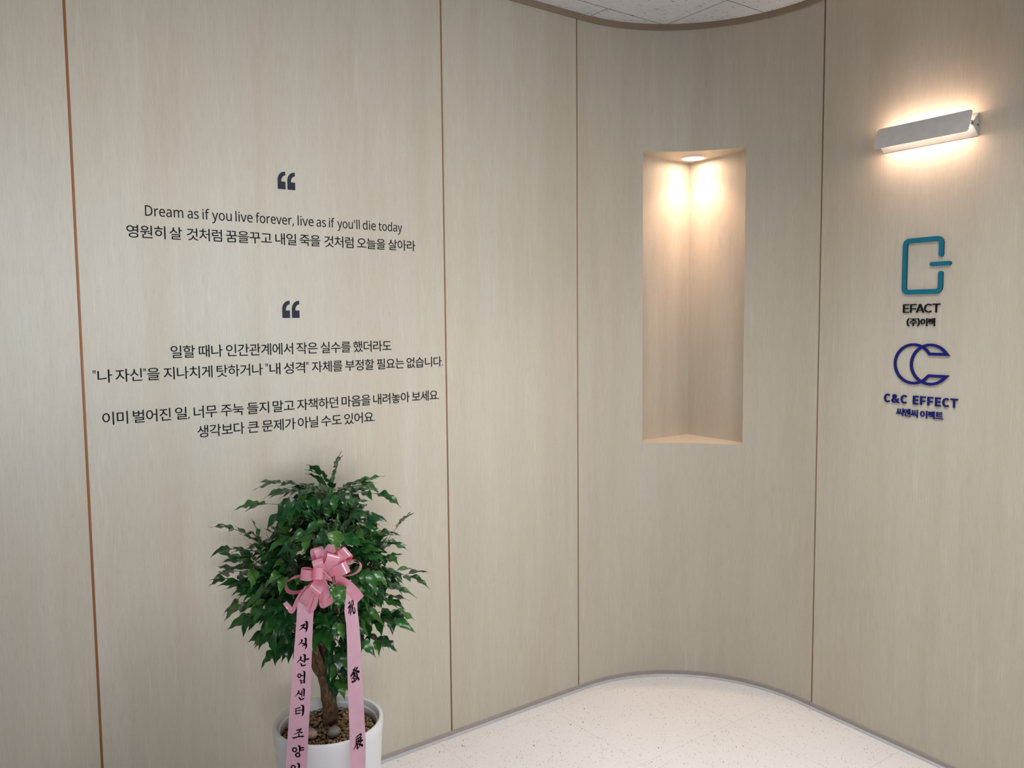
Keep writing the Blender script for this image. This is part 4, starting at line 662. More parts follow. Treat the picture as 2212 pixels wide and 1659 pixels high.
def poly_mesh(contours, depth=0.0, offset=0.0):
    """filled (and, with depth, extruded from z=0 to z=depth) mesh of closed 2D contours with holes"""
    cu = bpy.data.curves.new('outline', 'CURVE')
    cu.dimensions = '2D'
    cu.fill_mode = 'BOTH'
    cu.extrude = depth / 2
    cu.offset = offset
    for c in contours:
        sp = cu.splines.new('POLY')
        sp.points.add(len(c) - 1)
        for p, q in zip(sp.points, c):
            p.co = (q[0], q[1], 0, 1)
        sp.use_cyclic_u = True
    ob = bpy.data.objects.new('outline', cu)
    COL.objects.link(ob)
    dg = bpy.context.evaluated_depsgraph_get()
    me = bpy.data.meshes.new_from_object(ob.evaluated_get(dg))
    bpy.data.objects.remove(ob)
    bpy.data.curves.remove(cu)
    if depth:
        for v in me.vertices:
            v.co.z += depth / 2
    return me


def join_meshes(meshes, name):
    bm = bmesh.new()
    for me in meshes:
        bm.from_mesh(me)
        bpy.data.meshes.remove(me)
    me = bpy.data.meshes.new(name)
    bm.to_mesh(me)
    bm.free()
    me.materials.clear()
    return me


def face_side(me):
    """front faces slot 0, edges slot 1"""
    me.update()
    for p in me.polygons:
        p.material_index = 0 if abs(p.normal.z) > 0.7 else 1


def layout(word, x0, x1, sy, y0, korean):
    """contours of a word, stretched so that its ink runs from x0 to x1; sy metres per em, baseline y0"""
    pen, gl = 0.0, []
    for ch in word:
        adv, cs = glyph(ch)
        xs = [p[0] for c in cs for p in c]
        ys = [p[1] for c in cs for p in c]
        mx = (min(xs) + max(xs)) / 2
        k, ky, dy = 1.0, 1.0, 0.0
        if korean:
            k = 1.055
            if ch == '"':
                k, adv = 1.25, adv * 1.12
                ky = 0.22 / (max(ys) - min(ys))
                dy = 0.80 - max(ys) * ky
            elif ch in '.,':
                k = ky = 1.45
                adv *= 1.1
        gl.append([[(pen + mx + (x - mx) * k, y * ky + dy) for x, y in c] for c in cs])
        pen += adv
    xs = [p[0] for g in gl for c in g for p in c]
    a, b = min(xs), max(xs)
    k = (x1 - x0) / (b - a)
    return [[[(x0 + (x - a) * k, y0 + y * sy) for x, y in c] for c in g] for g in gl]


WALL_L, WALL_R = wall_frame('left'), wall_frame('right')


def vinyl_line(key, ref, label, group):
    zt_, zb_, words = WORDS[key]
    ys = [p[1] for c in glyph(ref)[1] for p in c]
    sy = (zt_ - zb_) / (max(ys) - min(ys))
    y0 = zb_ - min(ys) * sy
    cx = (words[0][1] + words[-1][2]) / 2
    root = empty('wall_lettering', WALL_L @ Matrix.Translation((cx, y0, 0.0006)))
    tag(root, label, 'lettering', group)
    fat = 0.00012 if key == 'E' else 0.00022
    for wd, a, b in words:
        cs = [c for g in layout(wd, a - cx + fat, b - cx - fat, sy, 0.0, key != 'E') for c in g]
        me = poly_mesh(cs, 0.0003, fat)
        me.materials.clear()
        link('word', me, M_vinyl, root)


G_L = 'vinyl lines on the lettering panel'
vinyl_line('E', 'D', 'black English line "Dream as if you live forever", under the upper quotation mark', G_L)
vinyl_line('K1', '이', 'black Korean line directly under the English line', G_L)
vinyl_line('L1', '이', 'short black Korean line, first one under the lower quotation mark', G_L)
vinyl_line('L2', '이', 'widest black Korean line, with quoted words, second under the lower quotation mark', G_L)
vinyl_line('L3', '이', 'long black Korean line with a comma, second from the bottom of the lettering', G_L)
vinyl_line('L4', '이', 'short black Korean line at the very bottom, above the tree', G_L)


def mark_contour(x, y, w, h):
    """one '6'-shaped opening quote: square foot, hollow round shoulder"""
    P = [(0, 0), (1, 0), (1, 0.435), (0.47, 0.435)]
    P += [(1.0 - 0.53 * cos(t), 0.455 + 0.33 * sin(t)) for t in [pi / 2 * i / 8 for i in range(1, 9)]]
    P += [(1.0, 1.0)]
    P += [(1.0 - 1.0 * sin(t) ** 0.9, 0.50 + 0.5 * cos(t)) for t in [pi / 2 * i / 9 for i in range(1, 10)]]
    return [(x + px * w, y + py * h) for px, py in P]


for (x0, y0, lb) in ((-1.1624, 1.7998, 'dark navy opening quotation mark at the top, above the English line'), (-1.1606, 1.4322, 'dark navy opening quotation mark in the middle, above the lower Korean paragraph')):
    root = empty('quotation_mark', WALL_L @ Matrix.Translation((x0, y0, 0.0006)))
    tag(root, lb, 'quotation mark', 'navy quotation marks on the wall')
    for k in range(2):
        me = poly_mesh([mark_contour(0.0288 * k, 0, 0.0232, 0.0500)], 0.0003)
        me.materials.clear()
        link('comma', me, M_navy_vinyl, root)


# ------------------------------------------------------------------ company signs on the right wall
def stroke_outline(pts, w, caps='round'):
    """outline polygon of a polyline drawn with a pen of width w"""
    n = len(pts)
    L, Rr = [], []
    for i in range(n):
        a = V(pts[max(0, i - 1)])
        b = V(pts[min(n - 1, i + 1)])
        if 0 < i < n - 1:
            d1 = (V(pts[i]) - a).normalized()
            d2 = (b - V(pts[i])).normalized()
            d = (d1 + d2).normalized()
            nn = V((-d.y, d.x))
            k = 1 / max(0.35, nn.dot(V((-d1.y, d1.x))))
        else:
            d = (b - a).normalized()
            nn = V((-d.y, d.x))
            k = 1
        p = V(pts[i])
        L.append(p + nn * w / 2 * k)
        Rr.append(p - nn * w / 2 * k)
    out = list(L)
    if caps == 'round':
        d = (V(pts[-1]) - V(pts[-2])).normalized()
        a0 = math.atan2(d.x, -d.y)
        out += [V(pts[-1]) + V((cos(a0 - pi * i / 8), sin(a0 - pi * i / 8))) * w / 2 for i in range(1, 8)]
    out += Rr[::-1]
    if caps == 'round':
        d = (V(pts[0]) - V(pts[1])).normalized()
        a0 = math.atan2(d.x, -d.y)
        out += [V(pts[0]) + V((cos(a0 - pi * i / 8), sin(a0 - pi * i / 8))) * w / 2 for i in range(1, 8)]
    return [(p.x, p.y) for p in out]


def rounded_path(pts, r, n=7):
    out = [pts[0]]
    for a, b, c in zip(pts, pts[1:], pts[2:]):
        a, b, c = V(a), V(b), V(c)
        u, v = (a - b).normalized(), (c - b).normalized()
        ang = u.angle(v)
        t = r / math.tan(ang / 2)
        p0, p1 = b + u * t, b + v * t
        ctr = b + (u + v).normalized() * (r / sin(ang / 2))
        a0 = math.atan2(p0.y - ctr.y, p0.x - ctr.x)
        a1 = math.atan2(p1.y - ctr.y, p1.x - ctr.x)
        da = (a1 - a0 + pi) % (2 * pi) - pi
        out += [(ctr.x + r * cos(a0 + da * i / n), ctr.y + r * sin(a0 + da * i / n)) for i in range(n + 1)]
    out.append(pts[-1])
    return out


def sign_part(name, contour_sets, root, mats, depth=0.0046, offset=0.0):
    me = join_meshes([poly_mesh(c, depth, offset) for c in contour_sets], name)
    face_side(me)
    return link(name, me, mats, root)


OUT = 0.0002
# teal open-rectangle emblem
ex, ey = 1.2530, 1.4965
root = empty('wall_emblem', WALL_R @ Matrix.Translation((ex, ey, OUT)))
tag(root, 'teal outlined G-like emblem of a broken rectangle and bar, above the black letters', 'logo', 'emblems on the right wall')
pth = rounded_path([(0.1165, 0.1120), (0.1165, 0.1605), (0, 0.1605), (0, 0), (0.1165, 0), (0.1165, 0.0540)], 0.0135)
sign_part('frame_stroke', [[stroke_outline(pth, 0.0150)]], root, [M_teal, M_teal_side], 0.006)
sign_part('bar_stroke', [[stroke_outline([(0.0880, 0.0838), (0.1420, 0.0838)], 0.0128)]], root, [M_teal, M_teal_side], 0.006)


def arc(cx, cy, r, a0, a1, n=60):
    return [(cx + r * cos(radians(a0 + (a1 - a0) * i / n)), cy + r * sin(radians(a0 + (a1 - a0) * i / n))) for i in range(n + 1)]


root = empty('wall_emblem', WALL_R @ Matrix.Translation((1.29, 1.27, OUT)))
tag(root, 'navy emblem of two interlocked C shapes, above the navy letters', 'logo', 'emblems on the right wall')
w_ = 0.0086
r_ = 0.0610
a_t, a_b = 33.5, -36.5
c1 = arc(-0.0005, 0.0, r_, a_t, 360 + a_b)
c2 = arc(0.0545, 0.0, r_, 32.0, 326.0)
sign_part('rear_c_stroke', [[stroke_outline(c1, w_, 'butt')]], root, [M_navy, M_navy_side])
sign_part('front_c_stroke', [[stroke_outline(c2, w_, 'butt')]], root, [M_navy, M_navy_side], 0.0048)
yt, yb2 = r_ * sin(radians(31.5)), -r_ * sin(radians(34.0))
sign_part('terminal_bar', [[[(0.0475, yt - 0.0035), (0.1155, yt - 0.0035), (0.1085, yt + 0.0055), (0.0500, yt + 0.0055)]]], root, [M_navy, M_navy_side], 0.0050)
sign_part('terminal_bar', [[[(0.0470, yb2 + 0.0035), (0.1150, yb2 + 0.0035), (0.1080, yb2 - 0.0055), (0.0500, yb2 - 0.0055)]]], root, [M_navy, M_navy_side], 0.0050)


def letter(ch, w, h, t, tv=None):
    """contours of a plain sans capital in a w x h box with stroke t"""
    tv = tv or t
    if ch == 'E':
        m0 = h / 2 - t / 2
        return [[(0, 0), (w, 0), (w, t), (tv, t), (tv, m0), (w * 0.94, m0), (w * 0.94, m0 + t), (tv, m0 + t), (tv, h - t), (w, h - t), (w, h), (0, h)]]
    if ch == 'F':
        m0 = h * 0.46 - t / 2
        return [[(0, 0), (tv, 0), (tv, m0), (w * 0.92, m0), (w * 0.92, m0 + t), (tv, m0 + t), (tv, h - t), (w, h - t), (w, h), (0, h)]]
    if ch == 'T':
        return [[(w / 2 - tv / 2, 0), (w / 2 + tv / 2, 0), (w / 2 + tv / 2, h - t), (w, h - t), (w, h), (0, h), (0, h - t), (w / 2 - tv / 2, h - t)]]
    if ch == 'A':
        k = tv * 1.12
        x = lambda y: (w / 2 - k / 2) * y / h
        y1, y2 = h * 0.22, h * 0.22 + t * 0.9
        inn = lambda y: x(y) + k
        yp = h * (w / 2 - k) / (w / 2 - k / 2) * 0.97
        return [[(0, 0), (k, 0), (inn(y1), y1), (w - inn(y1), y1), (w - k, 0), (w, 0), (w / 2 + k / 2, h), (w / 2 - k / 2, h)],
                [(inn(y2), y2), (w / 2, yp), (w - inn(y2), y2)]]
    if ch == 'C':
        rx, ry = w * 0.56, h / 2
        a0 = 48
        o = [(rx + rx * cos(radians(a)), ry + ry * sin(radians(a))) for a in [a0 + (360 - 2 * a0) * i / 30 for i in range(31)]]
        i_ = [(rx + (rx - tv) * cos(radians(a)), ry + (ry - t) * sin(radians(a))) for a in [a0 + (360 - 2 * a0) * i / 30 for i in range(31)]]
        return [o + i_[::-1]]


def raised_word(label, group, spec, x0, y0, mats):
    root = empty('sign_lettering', WALL_R @ Matrix.Translation((x0, y0, OUT)))
    tag(root, label, 'sign lettering', group)
    for cs in spec:
        sign_part('letter', [cs], root, mats, 0.0042)
    return root


def shift(cs, dx, dy=0.0):
    return [[(x + dx, y + dy) for x, y in c] for c in cs]


GS = 'raised words on the right wall'
x0, y0, h = 1.2504, 1.4316, 0.0272
spec = []
for ch, a, b in (('E', 1.2504, 1.2696), ('F', 1.2740, 1.2945), ('A', 1.2929, 1.3198), ('C', 1.3196, 1.3455), ('T', 1.3462, 1.3700)):
    spec.append(shift(letter(ch, b - a, h, 0.0036, 0.0043), a - x0))
raised_word('raised black capital letters directly below the teal emblem', GS, spec, x0, y0, [M_blackletter, M_blackletter])


def glyph_box(ch, x0, x1, z0, z1):
    _, cs = glyph(ch)
    xs = [p[0] for c in cs for p in c]
    ys = [p[1] for c in cs for p in c]
    kx, ky = (x1 - x0) / (max(xs) - min(xs)), (z1 - z0) / (max(ys) - min(ys))
    return [[(x0 + (x - min(xs)) * kx, z0 + (y - min(ys)) * ky) for x, y in c] for c in cs]


def raised_glyphs(label, spec, mats, off):
    x0, z0 = spec[0][1], min(s[3] for s in spec)
    root = empty('sign_lettering', WALL_R @ Matrix.Translation((x0, z0, OUT)))
    tag(root, label, 'sign lettering', GS)
    for ch, a, b, c, d in spec:
        cs = glyph_box(ch, a - x0 + off, b - x0 - off, c - z0 + off, d - z0 - off)
        sign_part('letter', [cs], root, mats, 0.0042, off)


raised_glyphs('small raised black Korean word with a bracket, under the black capitals', [
    ('(', 1.2640, 1.2725, 1.3890, 1.4142), ('주', 1.2736, 1.2975, 1.3893, 1.4135), (')', 1.2978, 1.3068, 1.3890, 1.4142),
    ('이', 1.3095, 1.3308, 1.3895, 1.4140), ('팩', 1.3325, 1.3555, 1.3895, 1.4142)], [M_blackletter, M_blackletter], 0.0003)

x0, y0, h = 1.1933, 1.1416, 0.0280
t = 0.0050
spec = []
for ch, a, b in (('C', 1.1933, 1.2150), ('&', 1.2197, 1.2456), ('C', 1.2508, 1.2724), ('E', 1.2920, 1.3099), ('F', 1.3155, 1.3332), ('F', 1.3391, 1.3574), ('E', 1.3637, 1.3814), ('C', 1.3866, 1.4081), ('T', 1.4116, 1.4336)):
    if ch == '&':
        spec.append((glyph_box('&', a - x0 + 0.001, b - x0 - 0.001, 0.001, h - 0.001), 0.0011))
    else:
        spec.append((shift(letter(ch, b - a, h, t, 0.0056), a - x0), 0.0))
root = empty('sign_lettering', WALL_R @ Matrix.Translation((x0, y0, OUT)))
tag(root, 'raised navy capital letters with an ampersand, below the interlocked emblem', 'sign lettering', GS)
for cs, off in spec:
    sign_part('letter', [cs], root, [M_navy, M_navy_side], 0.0044, off)
raised_glyphs('small raised navy Korean words, lowest line of the right wall signs', [
    ('씨', 1.2365, 1.2605, 1.1005, 1.1262), ('앤', 1.2615, 1.2850, 1.1015, 1.1258), ('씨', 1.2857, 1.3091, 1.1000, 1.1256),
    ('이', 1.3168, 1.3394, 1.1000, 1.1250), ('펙', 1.3416, 1.3632, 1.1000, 1.1250), ('트', 1.3654, 1.3899, 1.1030, 1.1240)], [M_navy, M_navy_side], 0.0004)

# ------------------------------------------------------------------ wall lamp
SX, SZ = 1.1687, 1.9778
LEN = 0.2986
root = empty('wall_lamp', WALL_R @ Matrix.Translation((SX, SZ, 0.0)))
tag(root, 'white metal wall lamp with a tilted plate and warm light, above the signs', 'lamp')
bm = bmesh.new()
prof = [(-0.0335, 0.0005), (0.0330, 0.0005), (0.0330, 0.0025), (0.004, 0.0345), (-0.004, 0.0345), (-0.0335, 0.0025)]
a = [bm.verts.new((0, y, z)) for y, z in prof]
b = [bm.verts.new((LEN, y, z)) for y, z in prof]
for k in range(6):
    bm.faces.new([a[k], a[(k + 1) % 6], b[(k + 1) % 6], b[k]])
bm.faces.new(a)
bm.faces.new(b)
bmesh.ops.bevel(bm, geom=[e for e in bm.edges], offset=0.0006, segments=2, affect='EDGES')
bm_obj('wall_body', bm, M_white_metal, root)
# LED strips on the two sloped faces of the body
for sg in (1, -1):
    bm = bmesh.new()
    p0, p1 = V((0, 0.0330, 0.0025)), V((0, 0.004, 0.0345))
    d = (p1 - p0).normalized()
    nrm = V((0, d.z, -d.y)) * 1.0
    if nrm.z < 0:
        nrm = -nrm
    c0 = p0 + d * 0.033
    c1_ = p0 + d * 0.041
    vs = []
    for x in (0.012, LEN - 0.012):
        for q in (c0, c1_):
            for hgt in (0.0002, 0.0016):
                w3 = q + nrm * hgt
                vs.append(bm.verts.new((x, w3.y * sg, w3.z)))
    bmesh.ops.convex_hull(bm, input=vs)
    bm_obj('led_strip', bm, M_led, root)
# tilted plate with rounded corners
pl = empty
me_pts = rounded_path([(LEN / 2, -0.034), (LEN, -0.034), (LEN, 0.034), (0, 0.034), (0, -0.034), (LEN / 2, -0.034)], 0.009)[:-1]
me = poly_mesh([me_pts], 0.0018)
me.materials.clear()
plate = link('front_plate', me, M_white_metal, root)
tilt = math.atan2(0.021, 0.065)
plate.matrix_local = Matrix.Translation((0.0005, 0.0055, 0.0462)) @ Matrix.Rotation(-tilt, 4, 'X')
# end brackets that carry the plate
for x in (0.0, LEN - 0.0016):
    bm = bmesh.new()
    vs = []
    for xx in (x, x + 0.0016):
        for y, z in ((0.0075, 0.030), (-0.0075, 0.030), (-0.006, 0.0475), (0.0075, 0.0435)):
            vs.append(bm.verts.new((xx, y, z)))
    bmesh.ops.convex_hull(bm, input=vs)
    bm_obj('end_bracket', bm, M_white_metal, root)
for y, z in ((-0.0005, 0.0370), (-0.002, 0.008)):
    bm = bmesh.new()
    bmesh.ops.create_cone(bm, cap_ends=True, segments=14, radius1=0.0026, radius2=0.0020, depth=0.0022, matrix=Matrix.Translation((LEN + 0.0010, y, z)) @ Matrix.Rotation(pi / 2, 4, 'Y'))
    bm_obj('screw', bm, M_steel, root, True)

# ------------------------------------------------------------------ recessed downlight in the niche
DL = V((0.7240, 3.2860, zt))
root = empty('downlight', DL)
tag(root, 'small round recessed downlight glowing in the top of the wall niche', 'downlight')


def lathe(name, prof, mat, parent, seg=48, closed=False, smooth=True):
    bm = bmesh.new()
    rings = []
    for r, z in prof:
        if r < 1e-6:
            rings.append([bm.verts.new((0, 0, z))])
        else:
            rings.append([bm.verts.new((r * cos(2 * pi * i / seg), r * sin(2 * pi * i / seg), z)) for i in range(seg)])
    pairs = list(zip(rings, rings[1:])) + ([(rings[-1], rings[0])] if closed else [])
    for A, B in pairs:
        for i in range(seg):
            j = (i + 1) % seg
            f = [A[i % len(A)], A[j % len(A)], B[j % len(B)], B[i % len(B)]]
            u = []
            for v in f:
                if v not in u:
                    u.append(v)
            if len(u) > 2:
                bm.faces.new(u)
    o = bm_obj(name, bm, mat, parent)
    if smooth:
        for p in o.data.polygons:
            p.use_smooth = True
        o.data.set_sharp_from_angle(angle=radians(40))
    return o


lathe('trim_ring', [(0.041, -0.0004), (0.041, -0.004), (0.044, -0.0055), (0.052, -0.004), (0.055, -0.0004)], M_white_metal, root, closed=True)
lathe('lens', [(0.0, -0.0026), (0.039, -0.0026), (0.0408, -0.0006), (0.0, -0.0006)], M_lens, root)
lamp('downlight_beam', 'SPOT', (DL.x, DL.y, zt - 0.008), 12, (1.0, 0.60, 0.41), (DL.x, DL.y, 0), spot_size=radians(122), spot_blend=1.0, shadow_soft_size=0.036)
lamp('downlight_beam', 'SPOT', (DL.x, DL.y, zt - 0.008), 9, (1.0, 0.62, 0.42), (DL.x, DL.y, 0), spot_size=radians(48), spot_blend=1.0, shadow_soft_size=0.036)
lamp('downlight_glow', 'AREA', (DL.x, DL.y, zt - 0.0075), 0.60, (1.0, 0.64, 0.44), (DL.x, DL.y, 0), shape='DISK', size=0.074)

# ------------------------------------------------------------------ potted tree
M_leaf = Mat('glossy_leaf')
_m = M_leaf
geo = _m.n('ShaderNodeNewGeometry')
colr = _m.ramp(geo.outputs['Random Per Island'], [(0.0, srgb(12, 44, 24)), (0.45, srgb(20, 62, 28)), (0.85, srgb(34, 88, 34)), (1.0, srgb(74, 112, 48))])
tc = _m.n('ShaderNodeTexCoord')
nz = _m.n('ShaderNodeTexNoise', i_Scale=60.0, i_Detail=3.0)
_m.l(tc.outputs['Object'], nz.inputs['Vector'])
colr = _m.mix(_m.ramp(nz.outputs[0], [(0.35, (0, 0, 0, 1)), (0.75, (0.35, 0.35, 0.35, 1))]), colr, srgb(58, 110, 52))
_m.l(colr, _m.b.inputs['Base Color'])
_m.set(Roughness=0.30)
_m.b.inputs['Specular IOR Level'].default_value = 0.45
_m.bump(nz.outputs[0], 0.25, 0.002)
M_leaf = _m.m
M_twig = simple('green_brown_twig', srgb(58, 70, 38), 0.6)


def bark():
    m = Mat('brown_bark')
    tc = m.n('ShaderNodeTexCoord')
    mp = m.n('ShaderNodeMapping')
    mp.inputs['Scale'].default_value = (130, 130, 48)
    m.l(tc.outputs['Object'], mp.inputs[0])
    nz = m.n('ShaderNodeTexNoise', i_Scale=1.0, i_Detail=6.0, i_Roughness=0.7)
    m.l(mp.outputs[0], nz.inputs['Vector'])
    c = m.ramp(nz.outputs[0], [(0.30, srgb(48, 34, 22)), (0.48, srgb(98, 74, 50)), (0.60, srgb(120, 94, 64)), (0.76, srgb(158, 132, 98))])
    m.l(c, m.b.inputs['Base Color'])
    m.set(Roughness=0.85)
    m.bump(nz.outputs[0], 1.0, 0.006)
    return m.m


M_bark = bark()


def gravel_mat():
    m = Mat('mixed_gravel')
    geo = m.n('ShaderNodeNewGeometry')
    c = m.ramp(geo.outputs['Random Per Island'], [(0.0, srgb(92, 72, 50)), (0.25, srgb(150, 122, 88)), (0.5, srgb(186, 160, 122)), (0.7, srgb(128, 92, 66)), (0.85, srgb(206, 186, 152)), (1.0, srgb(110, 98, 84))])
    m.l(c, m.b.inputs['Base Color'])
    m.set(Roughness=0.75)
    return m.m


M_gravel = gravel_mat()
M_soil = simple('dark_soil', srgb(58, 42, 30), 0.95, 0.1, vary=0.3)

POT = V((RIM[0], RIM[1], 0.0))
HR, RR = RIM[2], RIMR
tree = empty('potted_tree', POT)
tag(tree, 'leafy green tree in a white ceramic pot standing by the lettering wall', 'potted plant')
wl = 0.0135
rb = RR * 0.80
lathe('pot', [(0, 0.0), (rb - 0.004, 0.0), (rb, 0.004), (rb + (RR - rb) * 0.5, HR * 0.5), (RR - 0.002, HR - 0.03), (RR, HR - 0.010), (RR - 0.002, HR - 0.002), (RR - 0.006, HR), (RR - wl + 0.003, HR - 0.001), (RR - wl, HR - 0.006), (RR - wl - 0.001, HR - 0.014), (RR - wl - 0.005, HR - 0.017), (RR - wl - 0.007, HR - 0.06), (0, HR - 0.06)], M_ceramic, tree, 72)
lathe('soil', [(RR - wl - 0.0085, HR - 0.055), (RR - wl - 0.0085, GRAVZ - 0.006), (0, GRAVZ - 0.003)], M_soil, tree, 40)
rng = random.Random(5)


def pebble(bm, c, r, rng, sub=1):
    mt = Matrix.Translation(c) @ Matrix.Rotation(rng.uniform(0, 6.3), 4, V((rng.uniform(-1, 1), rng.uniform(-1, 1), rng.uniform(-1, 1))).normalized()) @ Matrix.Diagonal((r, r * rng.uniform(0.65, 1.0), r * rng.uniform(0.5, 0.85), 1))
    res = bmesh.ops.create_icosphere(bm, subdivisions=sub, radius=1.0, matrix=mt)
    for v in res['verts']:
        v.co += V((rng.uniform(-1, 1), rng.uniform(-1, 1), rng.uniform(-1, 1))) * r * 0.16


bm = bmesh.new()
rad = RR - wl - 0.012
for k in range(1150):
    rr = rad * math.sqrt(rng.random())
    an = rng.uniform(0, 2 * pi)
    pebble(bm, V((rr * cos(an), rr * sin(an), GRAVZ - 0.003 + rng.uniform(-0.002, 0.004))), rng.uniform(0.0026, 0.0055), rng)
g = bm_obj('gravel', bm, M_gravel, tree, recalc=False)
tag(g, 'loose tan gravel on top of the soil', kind='stuff')


def tube(bm, pts, radii, seg=10, wob=0.0, rng=None):
    """swept tube through pts (smoothed), radii interpolated"""
    P, Q = [], []
    n = len(pts)
    for i in range(n - 1):
        p0, p1, p2, p3 = V(pts[max(0, i - 1)]), V(pts[i]), V(pts[i + 1]), V(pts[min(n - 1, i + 2)])
        for j in range(4):
            t = j / 4
            P.append(0.5 * ((2 * p1) + (p2 - p0) * t + (2 * p0 - 5 * p1 + 4 * p2 - p3) * t * t + (-p0 + 3 * p1 - 3 * p2 + p3) * t ** 3))
            Q.append(radii[i] + (radii[i + 1] - radii[i]) * t)
    P.append(V(pts[-1]))
    Q.append(radii[-1])
    rings = []
    ref = V((1, 0.13, 0.07))
    for i, p in enumerate(P):
        d = (P[min(len(P) - 1, i + 1)] - P[max(0, i - 1)]).normalized()
        a = (ref - d * ref.dot(d)).normalized()
        b = d.cross(a)
        ref = a
        ring = []
        for k in range(seg):
            an = 2 * pi * k / seg
            rr = Q[i]
            if wob:
                rr *= 1 + wob * noise.noise(V((cos(an) * 2, sin(an) * 2, 0)) + p * 28)
            ring.append(bm.verts.new(p + (a * cos(an) + b * sin(an)) * rr))
        rings.append(ring)
    for A, B in zip(rings, rings[1:]):
        for k in range(seg):
            bm.faces.new([A[k], A[(k + 1) % seg], B[(k + 1) % seg], B[k]])
    bm.faces.new(rings[0])
    bm.faces.new(rings[-1][::-1])


loc = lambda p: V(p) - POT
bm = bmesh.new()
tube(bm, [loc(p) for p in TRUNK], [0.0215, 0.0185, 0.0205, 0.0215], 16, 0.22)
bm_obj('trunk', bm, M_bark, tree, True)
for i, br_ in enumerate(BR):
    bm = bmesh.new()
    r0 = [0.0125, 0.0105, 0.0125, 0.013, 0.010, 0.010][i]
    n = len(br_)
    tube(bm, [loc(p) for p in br_], [r0 * (1 - 0.75 * k / (n - 1)) for k in range(n)], 10, 0.15)
    bm_obj('branch', bm, M_bark, tree, True)

LEAF_T = [0.0, 0.05, 0.11, 0.18, 0.26, 0.34, 0.42, 0.50, 0.58, 0.66, 0.74, 0.82, 0.90, 1.0]
LEAF_W = [0.06, 0.45, 0.72, 0.92, 1.0, 0.98, 0.90, 0.80, 0.66, 0.50, 0.34, 0.20, 0.09, 0.0]


def leaf(bm, base, d, nrm, L, W, rng, droop):
    """one pointed leaflet with a folded midrib, wavy edge and hanging drip tip"""
    d = d.normalized()
    side = d.cross(nrm).normalized()
    nrm = side.cross(d).normalized()
    ph = rng.uniform(0, 6)
    fold = rng.uniform(0.05, 0.35)
    wav = rng.uniform(0.12, 0.30)
    jag = rng.uniform(0.05, 0.15)
    fq = rng.uniform(12, 20)
    rows = []
    p = base.copy()
    dd = d.copy()
    prev = 0.0
    curl = rng.uniform(-0.4, 0.4)
    for t, w in zip(LEAF_T, LEAF_W):
        st = (t - prev) * L
        prev = t
        dd = (dd + V((0, 0, -1)) * droop * (st / L) * 2.2 + side * curl * (st / L)).normalized()
        p = p + dd * st
        nn = side.cross(dd).normalized()
        row = []
        for u in (-1, -0.5, 0, 0.5, 1):
            e = W * w * u * (1 + (jag * sin(ph * 2 + t * fq + (1.9 if u > 0 else 0)) if abs(u) > 0.9 else 0))
            hgt = abs(u) * fold * W * w + wav * W * sin(ph + t * fq * 0.8 + u * 2.2) * abs(u) * min(1, w * 1.3)
            row.append(bm.verts.new(p + side * e + nn * hgt) if not (w == 0.0 and u != 0) else None)
        rows.append(row)
    tip = rows[-1][2]
    for A, B in zip(rows, rows[1:]):
        for k in range(4):
            if B[0] is None:
                bm.faces.new([A[k], A[k + 1], tip])
            else:
                bm.faces.new([A[k], A[k + 1], B[k + 1], B[k]])


def frond(bl, bt, p0, p1, rng, nleaf, size, hang):
    """a drooping compound leaf: thin stalk from p0 to p1 with paired leaflets and a terminal one"""
    mid = (p0 + p1) / 2 + V((0, 0, 0.14 * (p1 - p0).length + 0.006))
    def pt(t):
        return p0 * (1 - t) ** 2 + mid * 2 * t * (1 - t) + p1 * t * t
    end = 0.80
    tube(bt, [pt(end * i / 4) for i in range(5)], [0.0013, 0.0011, 0.0009, 0.0007, 0.0005], 5)
    for k in range(nleaf):
        last = k == nleaf - 1
        t = end if last else 0.30 + (end - 0.33) * (k // 2) / max(1, (nleaf - 2) // 2)
        b = pt(t)
        d = (pt(min(1, t + 0.05)) - pt(t - 0.05)).normalized()
        sd = d.cross(V((0, 0, 1)))
        sd = sd.normalized() if sd.length > 0.05 else V((1, 0, 0))
        upn = sd.cross(d)
        if upn.z < 0:
            upn = -upn
        L = size * rng.uniform(0.78, 1.15) * (1.12 if last else 1.0)
        if last:
            ld = d
        else:
            sg = 1 if k % 2 else -1
            ld = d * rng.uniform(0.6, 1.1) + sd * sg * rng.uniform(0.5, 1.0) + V((0, 0, rng.uniform(-0.15, 0.25) - 0.7 * hang))
        st = ld.normalized() * rng.uniform(0.006, 0.012)
        tube(bt, [b, b + st], [0.0008, 0.0006], 4)
        nr = (upn * (1 - 0.6 * hang) + V((rng.uniform(-.35, .35), rng.uniform(-.45, .15) - 0.8 * hang, rng.uniform(0.0, .4)))).normalized()
        leaf(bl, b + st, ld, nr, L, L * rng.uniform(0.19, 0.27), rng, rng.uniform(0.05, 0.40) + 0.5 * hang)


rng = random.Random(21)
bl_, bt_ = bmesh.new(), bmesh.new()
CW = loc(CROWN[0])
nodes = []
for br_ in BR:
    for k in range(2, len(br_)):
        a, b = loc(br_[k - 1]), loc(br_[k])
        for f in (0.0, 0.33, 0.66):
            nodes.append(a + (b - a) * f)
    nodes.append(loc(br_[-1]))


def origin_for(tip):
    """nearest branch point that lies lower and further in"""
    best = min(nodes, key=lambda q: (q - tip).length + 0.35 * max(0, q.z - tip.z + 0.01))
    d = best - tip
    if d.length > 0.17:
        best = tip + d * (0.17 / d.length) + V((0, 0, -0.02))
    return best


NW = V((N1.x, N1.y, 0))


def clear_of_wall(p):
    q = p + POT
    e = D1 - 0.05 - (q.x * N1.x + q.y * N1.y)
    return p if e > 0 else p + NW * e


